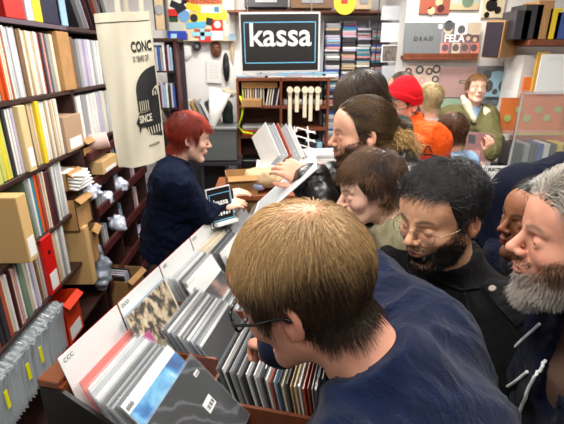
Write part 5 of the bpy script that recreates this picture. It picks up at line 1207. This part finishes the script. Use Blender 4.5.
# ---- 1 front man leaning over the bin
h=at(306,292,.645)
p1=person('man with thinning blond hair and black glasses in a navy fleece jacket, nearest the camera',h,h+V3(.100,-.055,-.100),(.40,.28,1.0),R(56),(R(23),R(-4),R(64)),
 dict(skin='pink',down=1,brow=(120,90,60),wide=1.0,recede=.012,nape=-.042,fat=1.08,shw=.19,nk=1.06),
 hair=dict(n=19000,len=.038,col=(66,50,36),col2=(182,148,102),lift=.10,mess=.13,clump=.32,cf=22,colf=26,crown=(.004,-.062,.118),bias=(0,-.05,-.25),vol=.008,rad=.00050,segs=6,grav=.25,bald=(.002,-.045,.128,.040),cap=0,topc=1,label='short thinning blond hair'),  # hair colour lightened towards the crown, painting in light from above
 top=dict(name='fleece_jacket',mat=M_FLEECE,g=.024,open=.068,collar=(.045,.084,.01),wr=.012,wf=9),
 legs=(34,38,52),H=1.86,hres=.0024,res=.009,
 hands=[(1,tuple(at(276,345,.98)),(-.35,.75,-.45),(-.1,.5,.85),.55,(.3,1,.25)),(-1,(.06,.27,1.02),(-.4,.6,-.4),(.3,.4,.8),.5)])
glasses(p1,(16,16,18),.0021,w=.027,h=.019,square=True)
# ---- 2 bearded man with thin glasses
h=at(441,218,1.03)
p2=person('black-haired bearded man with thin metal glasses in a black coat with shoulder straps',h,h+V3(.055,.02,-.150),(.66,.98,.95),R(120),(R(8),R(3),R(121)),
 dict(skin='tan',down=1,brow=(16,12,10),stub=(70,58,52),wide=1.04,lip=(150,84,76),recede=.006,iris=(30,20,15)),
 hair=dict(n=10000,len=.034,col=(7,7,9),col2=(20,20,26),lift=.9,mess=.5,clump=1.1,cf=26,crown=(.0,-.04,.125),bias=(.1,.25,0),vol=.014,rad=.0008,segs=6,grav=.02,topmore=1,cap=.003,fringe=.076),
 beard=dict(n=9000,len=.012,col=(10,8,8),col2=(30,26,25),rad=.0006),
 top=dict(name='wool_coat',mat=M_BLKCOAT,g=.022,open=.064,collar=(.070,.080,.01),wr=.008,wf=7),legs=(26,26,32),H=1.80,hres=.0024,res=.010,
 hands=[(-1,(.28,.86,1.02),(-.8,.2,-.4),(.2,.2,1),.6),(1,(.22,1.22,1.10),(-.9,.1,-.3),(0,0,1),.5)])
glasses(p2,(150,132,112),.0010,w=.026,h=.017)
# ---- 3 grey haired man at the right
h=at(586,243,.745)
p3=person('grey-haired man with a bushy grey beard in a navy hoodie, at the right edge',h,h+V3(.078,-.035,-.148),(.76,.66,1.0),R(96),(R(0),R(2),R(74)),
 dict(skin='pink',down=.25,brow=(110,90,74),wide=1.0,recede=.0,fat=1.12,shw=.18,lip=(176,100,90)),
 hair=dict(n=13000,len=.060,col=(58,52,46),col2=(168,162,152),lift=.30,mess=.20,clump=.95,cf=17,colf=20,crown=(-.02,.15,.06),bias=(0,-.35,-.15),vol=.022,rad=.0006,segs=8,grav=.3,topc=1,cap=.006,curl=.25,cfreq=.9,label='thick swept-back grey hair'),
 beard=dict(n=12000,len=.021,col=(186,180,172),col2=(128,84,54),rad=.0005,mouc=1,out=.6),
 top=dict(name='hooded_sweater',mat=M_HOODIE,g=.022,open=.078,vee=.22,wr=.011,wf=7,under=(M_BRTEE,.012)),legs=(30,34,48),H=1.84,hres=.0026,res=.010,
 hands=[(1,(.45,1.0,1.0),(-.9,.2,-.2),(0,0,1),.5),(-1,(.44,.46,1.05),(-.9,.2,-.2),(0,0,1),.5)])
# ---- 4 woman behind
h=at(538,222,1.14)
p4=person('dark-haired woman with red lips glimpsed between the bearded man and the grey-haired man',h,h+V3(.06,.04,-.145),(.95,1.30,.92),R(95),(R(-2),R(2),R(96)),
 dict(skin='brown',down=.6,brow=(30,20,16),lip=(170,30,50),wide=.94,shw=.15),
 hair=dict(n=4500,len=.07,col=(14,11,11),col2=(34,26,24),lift=.1,mess=.08,clump=.3,fringe=.07,bias=(0,-.9,-.1),vol=.014,rad=.001,grav=.8,cap=.005),
 top=dict(name='dark_coat',mat=M_HOODIE,g=.018,open=.062,collar=(.03,.075,.01)),H=1.66,hres=.003,res=.014)
# ---- navy jacket person behind at the edge
h=at(606,128,1.42)
p4b=person('person in a dark navy jacket whose rounded shoulder rises behind the grey-haired man',h,h+V3(-.085,-.02,-.145),(.86,1.62,.98),R(25),(R(20),0,R(25)),
 dict(skin='brown',brow=(30,20,16),shw=.215,fat=1.15),
 hair=dict(n=3500,len=.05,col=(36,22,16),col2=(60,38,26),lift=.2,mess=.2,vol=.012,rad=.001,cap=.005),
 top=dict(name='navy_jacket',mat=mat('navy_jacket_cloth',(9,13,32),spec=.12,rough=.8,bump=.3,bscale=200),g=.034,open=.066,collar=(.05,.080,.01),wr=.010),H=1.82,hres=.0035,res=.013)
# ---- 5 brown-haired youth
h=at(371,191,1.34)
p5=person('young brown-haired person in a khaki hooded coat looking down, between ponytail man and bearded man',h,h+V3(.070,-.01,-.098),(.68,1.38,.90),R(92),(R(10),R(2),R(97)),
 dict(skin='pale',down=.95,brow=(92,62,42),lip=(206,110,102),wide=.95,shw=.155,recede=-.014,nape=-.040),
 hair=dict(n=11000,len=.046,col=(46,30,22),col2=(112,80,54),lift=.35,mess=.22,clump=.8,cf=24,colf=30,crown=(.0,-.05,.122),bias=(0,.25,-.1),vol=.018,rad=.0008,segs=7,grav=.0,cap=.005,fringe=.048),
 top=dict(name='hooded_coat',mat=M_KHAKI,g=.026,open=.072,collar=(.045,.085,.01),wr=.010,wf=8),legs=(40,44,60),H=1.68,hres=.0026,res=.011)
# ---- 6 man with ponytail
h=at(362,135,1.56)
ph=at(299,168,1.50)
p6=person('man with slicked-back hair in a blond curly ponytail and stubble beard, black leather jacket',h,h+V3(.105,-.01,-.098),(.78,1.62,1.02),R(92),(R(4),R(1),R(94)),
 dict(skin='fair',down=.8,brow=(84,58,40),stub=(120,86,66),wide=1.0,recede=.020,shw=.175,lip=(180,100,90)),
 hair=dict(n=8000,len=.075,col=(50,36,26),col2=(120,92,60),lift=.03,mess=.06,clump=.2,cf=50,crown=(.0,.10,.09),bias=(0,-.6,-.05),vol=.004,rad=.0008,segs=7,grav=.05,cap=.0018,colf=40),
 beard=dict(n=8000,len=.016,col=(104,74,50),col2=(56,40,30),rad=.0007),
 top=dict(name='leather_jacket',mat=M_LEATH,g=.024,open=.070,collar=(.035,.085,.01),wr=.012,wf=9),legs=(26,28,36),H=1.86,hres=.0026,res=.011,
 hands=[(-1,tuple(ph+V3(.035,-.01,-.035)),(-.75,.1,.35),(.25,-.75,.5),.55,None,[.5,.6,.65,.7]),(1,tuple(at(332,178,1.6)),(-.8,.1,.45),(.3,.5,.6),.55)])
# ponytail curls
def curls(p,name,c,r,n,ln,c0,c1,seed,amp=.012,rad=.0011,dirv=(0,-.35,-1),freq=9):
    rs=np.random.default_rng(seed); S=14; st=np.array(c)+rs.normal(0,1,(n,3))*np.array(r)*.35; t=np.linspace(0,1,S)[None,:,None]
    d=np.array(dirv)+rs.normal(0,.28,(n,3)); d/=np.linalg.norm(d,axis=1)[:,None]; L=ln*rs.uniform(.6,1.1,(n,1,1)); ph=rs.uniform(0,6.28,(n,1))
    tt=t[...,0]; off=np.stack([np.sin(ph+tt*freq),np.cos(ph*1.3+tt*freq),.4*np.sin(ph+tt*freq*1.4)],-1)*amp*(tt[...,None]**.6)
    P=st[:,None]+d[:,None]*t*L+off+np.sin(t*math.pi)*rs.normal(0,1,(n,1,3))*np.array(r)*.55
    V,Q=strand_mesh(P,rs.uniform(.7,1.3,n)*rad); k=rs.random((n,1)); C=np.repeat(np.array(lin(c0))*(1-k)+np.array(lin(c1))*k,S*3,0)
    return p['child'](name,p['toW'](V),Q,M_HAIR,C)
curls(p6,'ponytail',(0,-.122,.006),(.022,.022,.022),1800,.120,(150,110,62),(232,196,130),3,dirv=(0,-.55,-1))
b=MB().tube([Vector(q)-Vector(p6['rl']) for q in [Vector(p6['toW'](np.array([[.016*math.cos(a),-.108+.004*math.sin(a*2),.012+.016*math.sin(a)]]))[0]) for a in np.linspace(0,6.28,14)[:-1]]],.005,6,closed=True); b.build('hair_tie',M_BLACK,p6['root'],smooth=True)
# the raised record he pulls out
A=at(328,147,1.50); B=at(236,232,1.62)
c=(A+B)/2; d=(A-B).normalized(); t=empty('raised_record_sleeve',label='record in a clear sleeve lifted edge-on by the ponytail man above the bin',cat='record')
vw=(c-Vector((0,0,CAMZ))).normalized(); n_=(d.cross(vw).normalized()+vw*-.16).normalized(); y_=n_.cross(d).normalized(); Mx=Matrix((d,y_,n_)).transposed().to_4x4(); Mx.translation=c+d*.02; t.matrix_world=Mx
MB().box((0,.0,0),(.315,.315,.004),bev=.001).build('jacket',M_WHITE,t); MB().box((-.01,0,0),(.36,.327,.0065)).build('clear_sleeve',M_SLEEVE,t)
MB().box((-.02,0,.0025),(.24,.27,.0008)).build('cover_art',pm('silver'),t); MB().box((0,0,-.0025),(.30,.30,.0008)).build('cover_art',M_WHITE,t)
# ---- 7 dark long hair
h=at(362,104,2.02)
p7=person('person with long dark hair in a dark green parka behind the ponytail man',h,h+V3(.06,.0,-.15),(.86,2.12,.97),R(85),(R(26),0,R(72)),
 dict(skin='fair',wide=.96,shw=.18,brow=(40,30,24),recede=-.01),
 hair=dict(n=9000,len=.17,col=(16,13,12),col2=(92,72,58),lift=.1,mess=.10,clump=.35,cf=20,bias=(0,-.35,-.1),vol=.018,rad=.0011,segs=10,grav=.7,cap=.008),
 top=dict(name='parka',mat=M_DKGRN,g=.034,open=.085,collar=(.05,.10,.01),wr=.012),H=1.98,hres=.0035,res=.014)
sdfchild(p7,'hood',lambda P:smin(ell(P,(0,-.11,-.165),(.095,.055,.060)),rc(P,(-.06,-.05,-.17),(.06,-.05,-.17),.045,.045),.03)+.008*noise3(P,18,1),(-.2,-.26,-.24),(.2,.05,.08),.008,M_DKGRN)
# ---- 8 red cap
h=at(402,106,2.36)
p8=person('man in a red knitted cap and bright orange jacket wearing glasses',h,h+V3(.040,.0,-.100),(.92,2.45,1.0),R(112),(R(8),0,R(118)),
 dict(skin='fair',down=.8,brow=(120,80,50),stub=(140,96,70),shw=.18,recede=.02),
 hair=dict(n=1800,len=.02,col=(90,64,44),col2=(130,92,60),lift=.1,mess=.1,vol=.004,rad=.001,cap=.001),
 top=dict(name='orange_jacket',mat=M_ORANGE,g=.032,open=.070,collar=(.065,.085,.01),wr=.014,wf=8),H=1.84,hres=.0035,res=.013)
glasses(p8,(40,34,32),.0016)
def capf(P):
    z0=np.interp(P[:,1],[-.12,0,.08,.12],[-.005,.010,.056,.062]); d=skull(P)-.011+.0012*noise3(P,150,1); d=smin(d,ell(P,(0,-.03,.122),(.045,.055,.030)),.03)
    d=np.maximum(d,-(skull(P)-.003)); d=smax(d,z0-P[:,2],.003); rim=np.maximum(np.abs(skull(P)-.011)-.0045,np.abs(P[:,2]-z0-.018)-.019); return smin(d,rim,.004)
cp=sdfchild(p8,'knitted_cap',capf,(-.12,-.16,-.05),(.12,.14,.18),.004,M_RED)
q=MB().tube([(-.012,0,0),(-.004,0,.006),(.004,0,-.003),(.013,0,.005)],.002,5); 
cl=p8['toW'](np.array([[.055,.075,.085]]))[0]-p8['rl']; q.build('cap_mark',pm('pink'),cp,tuple(cl),(0,0,R(20)))
# chest logo of the orange jacket (placed on the front, facing the camera side)
def surf_pt(p,px,py,D,off=.0): return at(px,py,D)-Vector(p['rl'])
# ---- 9,10,11 behind
h=at(430,101,3.05); p9=person('short-haired blond person facing the wall, right of the red cap',h,h+V3(.02,-.02,-.15),(1.12,2.98,.95),R(10),(R(10),0,R(15)),
 dict(skin='fair',shw=.16,brow=(150,120,80)),hair=dict(n=3500,len=.05,col=(150,124,76),col2=(228,208,156),lift=.5,mess=.35,clump=.6,vol=.018,rad=.0013,cap=.005),
 top=dict(name='grey_jacket',mat=mat('pale_grey_cloth',(150,150,150),.85,bump=.3),g=.018,open=.064),H=1.58,hres=.004,res=.016)
h=at(401,89,3.2); p10=person('man with close-cropped dark hair seen between the long dark hair and red cap',h,h+V3(.02,-.02,-.15),(.72,3.12,.98),R(20),(R(8),0,R(60)),
 dict(skin='fair',shw=.17,brow=(70,50,40)),hair=dict(n=3000,len=.010,col=(56,42,36),col2=(90,70,58),lift=.3,mess=.2,vol=.003,rad=.001,cap=.001),
 top=dict(name='dark_sweater',mat=mat('charcoal_cloth',(50,52,58),.85,bump=.3),g=.018,open=.064),H=1.68,hres=.004,res=.016)
h=at(452,133,2.66); p11=person('curly brown-haired child in a light blue shirt facing away',h,h+V3(.01,-.03,-.13),(1.12,2.66,.80),R(5),(R(16),0,R(20)),
 dict(skin='fair',shw=.14,brow=(90,60,40),wide=1.0),hair=dict(n=5000,len=.075,col=(58,36,22),col2=(126,84,52),lift=.5,mess=.3,clump=.8,cf=35,vol=.026,rad=.0013,segs=8,curl=.9,cap=.010,grav=.2),
 top=dict(name='blue_shirt',mat=M_LBLUE,g=.016,open=.060,collar=(.025,.075,.01)),H=1.52,hres=.004,res=.015)
# ---- 12 young man with the olive jacket
h=at(476,90,3.5); wr=at(489,153,3.05)
p12=person('young ginger-haired man in an olive jacket with cream fleece collar holding up a record',h,h+V3(.005,.02,-.155),(1.44,3.40,.96),R(176),(R(-10),R(0),R(172)),
 dict(skin='pale',down=0,brow=(150,100,60),lip=(205,110,100),iris=(90,110,120),shw=.17,recede=.0),
 hair=dict(n=5000,len=.045,fringe=.06,col=(112,76,44),col2=(184,138,90),lift=.6,mess=.15,clump=.5,bias=(.6,.2,.1),vol=.016,rad=.0011,cap=.005),
 top=dict(name='olive_jacket',mat=M_OLIVE,g=.034,open=.082,vee=.20,wr=.013,wf=8,under=(M_LBLUE,.012)),H=1.64,hres=.003,res=.012,
 hands=[(-1,tuple(wr),(-.15,-.2,.9),(.2,-.9,.1),.45,(0.6,0,-1)),(1,tuple(at(466,170,3.1)),(.3,-.5,.3),(-.3,-.9,.1),.4)])
def colr(P):
    nk=np.array(p12['neck']); q=P-nk; sp=np.array(p12['sp']); f2=np.array(p12['f2']); rt=np.array(p12['rt'])
    x=np.abs(q@rt); y=q@f2; z=q@sp-.015; Q=np.stack([x,y,z],1)
    d=np.minimum(rc(Q,(.0,-.075,.035),(.075,-.02,.03),.030,.030),rc(Q,(.075,-.02,.03),(.088,.085,-.035),.029,.033)); d=d-.012*(q@rt<0); d=smin(d,rc(Q,(.090,.090,-.045),(.050,.150,-.15),.038,.024),.02)
    return d+.004*noise3(P,70,1)
V,Q=surfnet(colr,[p12['neck'][i]-.22 for i in range(3)],[p12['neck'][i]+.22 for i in range(3)],.008); p12['child']('fleece_collar',V,Q,M_CREAMF,None,'cream fleece collar')
t=empty('held_record',tuple(at(479,147,3.02)),(R(-16),R(8),R(12)),'red and pink patterned record held by the young man in the olive jacket','record')
MB().box((0,0,0),(.24,.006,.20),bev=.001).build('jacket',mat('pinkish_red_cover',(176,92,84),.4,noise=.5,nscale=18),t); MB().box((0,-.004,.0),(.25,.001,.21)).build('clear_sleeve',M_SLEEVE,t)
for x,z,w_,hh,c_ in((-.07,.05,.06,.06,'dark'),(.05,.04,.08,.07,'rust'),(-.04,-.05,.10,.05,'pink'),(.08,-.06,.04,.05,'plum')): MB().box((x,-.0036,z),(w_,.0008,hh)).build('cover_art',pm(c_),t)
# ---- 0 cashier
h=at(189,139,2.38)
p0=person('red-haired cashier in a navy shirt behind the bin looking down to the right',h,h+V3(-.085,-.02,-.118),(-.63,2.44,.99),R(-80),(R(12),R(-2),R(-76)),
 dict(skin='pale',down=.95,brow=(120,50,30),lip=(200,110,104),wide=.98,shw=.165,recede=-.008),
 hair=dict(n=9000,len=.052,fringe=.045,col=(96,18,8),col2=(190,56,24),lift=.4,mess=.25,clump=.7,cf=26,bias=(0,.2,-.1),vol=.016,rad=.0009,segs=6,grav=.3,cap=.005,label='short bright red hair'),
 top=dict(name='navy_shirt',mat=M_SHIRT,g=.020,open=.062,collar=(.045,.074,.01),wr=.014,wf=9,cut=.9),legs=(28,30,40),H=1.92,hres=.0028,res=.011,
 hands=[(-1,tuple(at(222,206,2.60)),(.9,.35,.05),(.1,-.3,.9),.25),(1,tuple(at(226,194,2.72)),(.9,.15,.1),(0,-.2,.95),.3)])
# garment details
def seam(p,pts,r,m,name,lab=None):
    o=MB().tube([Vector(q)-Vector(p['rl']) for q in pts],r,6).build(name,m,p['root'],smooth=True)
    if lab: o['label']=lab
    return o

# front man: jacket seams
g1=kid(p1,'fleece_jacket')
# bearded man: shoulder strap, button, coat seams
g2=kid(p2,'wool_coat')
def strap(p,g,x0,y0,x1,y1,w,th,m,name):
    pts=[];N=9
    for i in range(N):
        t=i/(N-1); q,n=on_surface(g,x0+(x1-x0)*t,y0+(y1-y0)*t,.002)
        if q is None: return None
        pts.append((q,n))
    b=MB(); vs=[]
    for i,(q,n) in enumerate(pts):
        d=(pts[min(i+1,N-1)][0]-pts[max(i-1,0)][0]).normalized(); s_=d.cross(n).normalized()*w/2; vs+=[q-s_,q+s_,q+s_+n*th,q-s_+n*th]
    fs=[(0,1,2,3),(4*N-4,4*N-1,4*N-2,4*N-3)]
    for i in range(N-1):
        for k in range(4): fs.append((4*i+k,4*i+4+k,4*i+4+(k+1)%4,4*i+(k+1)%4))
    b.add(vs,fs); return b.build(name,m,p['root'])
try:
    st=strap(p2,g2,489,284,522,322,.034,.006,M_BLKCOAT,'shoulder_strap')
    q,n=on_surface(g2,494,291,.010)
    Mb=Matrix.Translation(q)@n.to_track_quat('Z','Y').to_matrix().to_4x4(); bt=MB().lathe([(.008,-.003),(.009,0),(.008,.003)],16,Mb).build('coat_button',mat('horn_button',(150,140,130),.25,coat=.6),st)
    for a_,b_ in(((498,306),(516,297)),((503,312),(521,303))): stitched(p2,'wool_coat',[a_,((a_[0]+b_[0])/2,(a_[1]+b_[1])/2),b_],.003,M_BLKCOAT,'strap_loop')
    stitched(p2,'wool_coat',[(465,292),(470,310),(476,330),(482,352),(488,380)],.0022,M_BLKCOAT,'coat_seam'); stitched(p2,'wool_coat',[(430,275),(445,283),(462,290),(480,288)],.003,M_BLKCOAT,'collar_seam')
    stitched(p2,'wool_coat',[(486,283),(500,298),(515,318),(526,338)],.0022,M_BLKCOAT,'coat_seam')
except Exception as ex: print('strap',ex)
M_TRIM=mat('pale_trim',(196,202,210),.7); M_CORD=mat('white_cord',(224,226,228),.8,bump=.3,bscale=500)
for nm,px_,r,m in (('hood_cord',[(545,359),(538,372),(530,388),(523,405),(515,430)],.0034,M_CORD),('hood_cord',[(529,372),(519,380),(506,388),(497,395),(489,404)],.0034,M_CORD),('zip_edge',[(541,324),(530,334),(517,346),(503,362),(494,378),(489,395),(486,412)],.0030,M_TRIM)):
    try: stitched(p3,'hooded_sweater',px_,r,m,name=nm)
    except Exception as ex: print(ex)
try:
    stitched(p8,'orange_jacket',[(411,152),(420,153),(430,154),(441,157)],.004,mat('dark_trim',(60,30,26),.5),'chest_zip')
    stitched(p8,'orange_jacket',[(424,152),(428,145),(432,152)],.003,mat('dark_trim',(60,30,26),.5),'chest_logo')
    strap(p8,kid(p8,'orange_jacket'),412,159,438,162,.05,.004,mat('red_panel',(206,40,30),.6),'chest_panel')
except Exception as ex: print(ex)
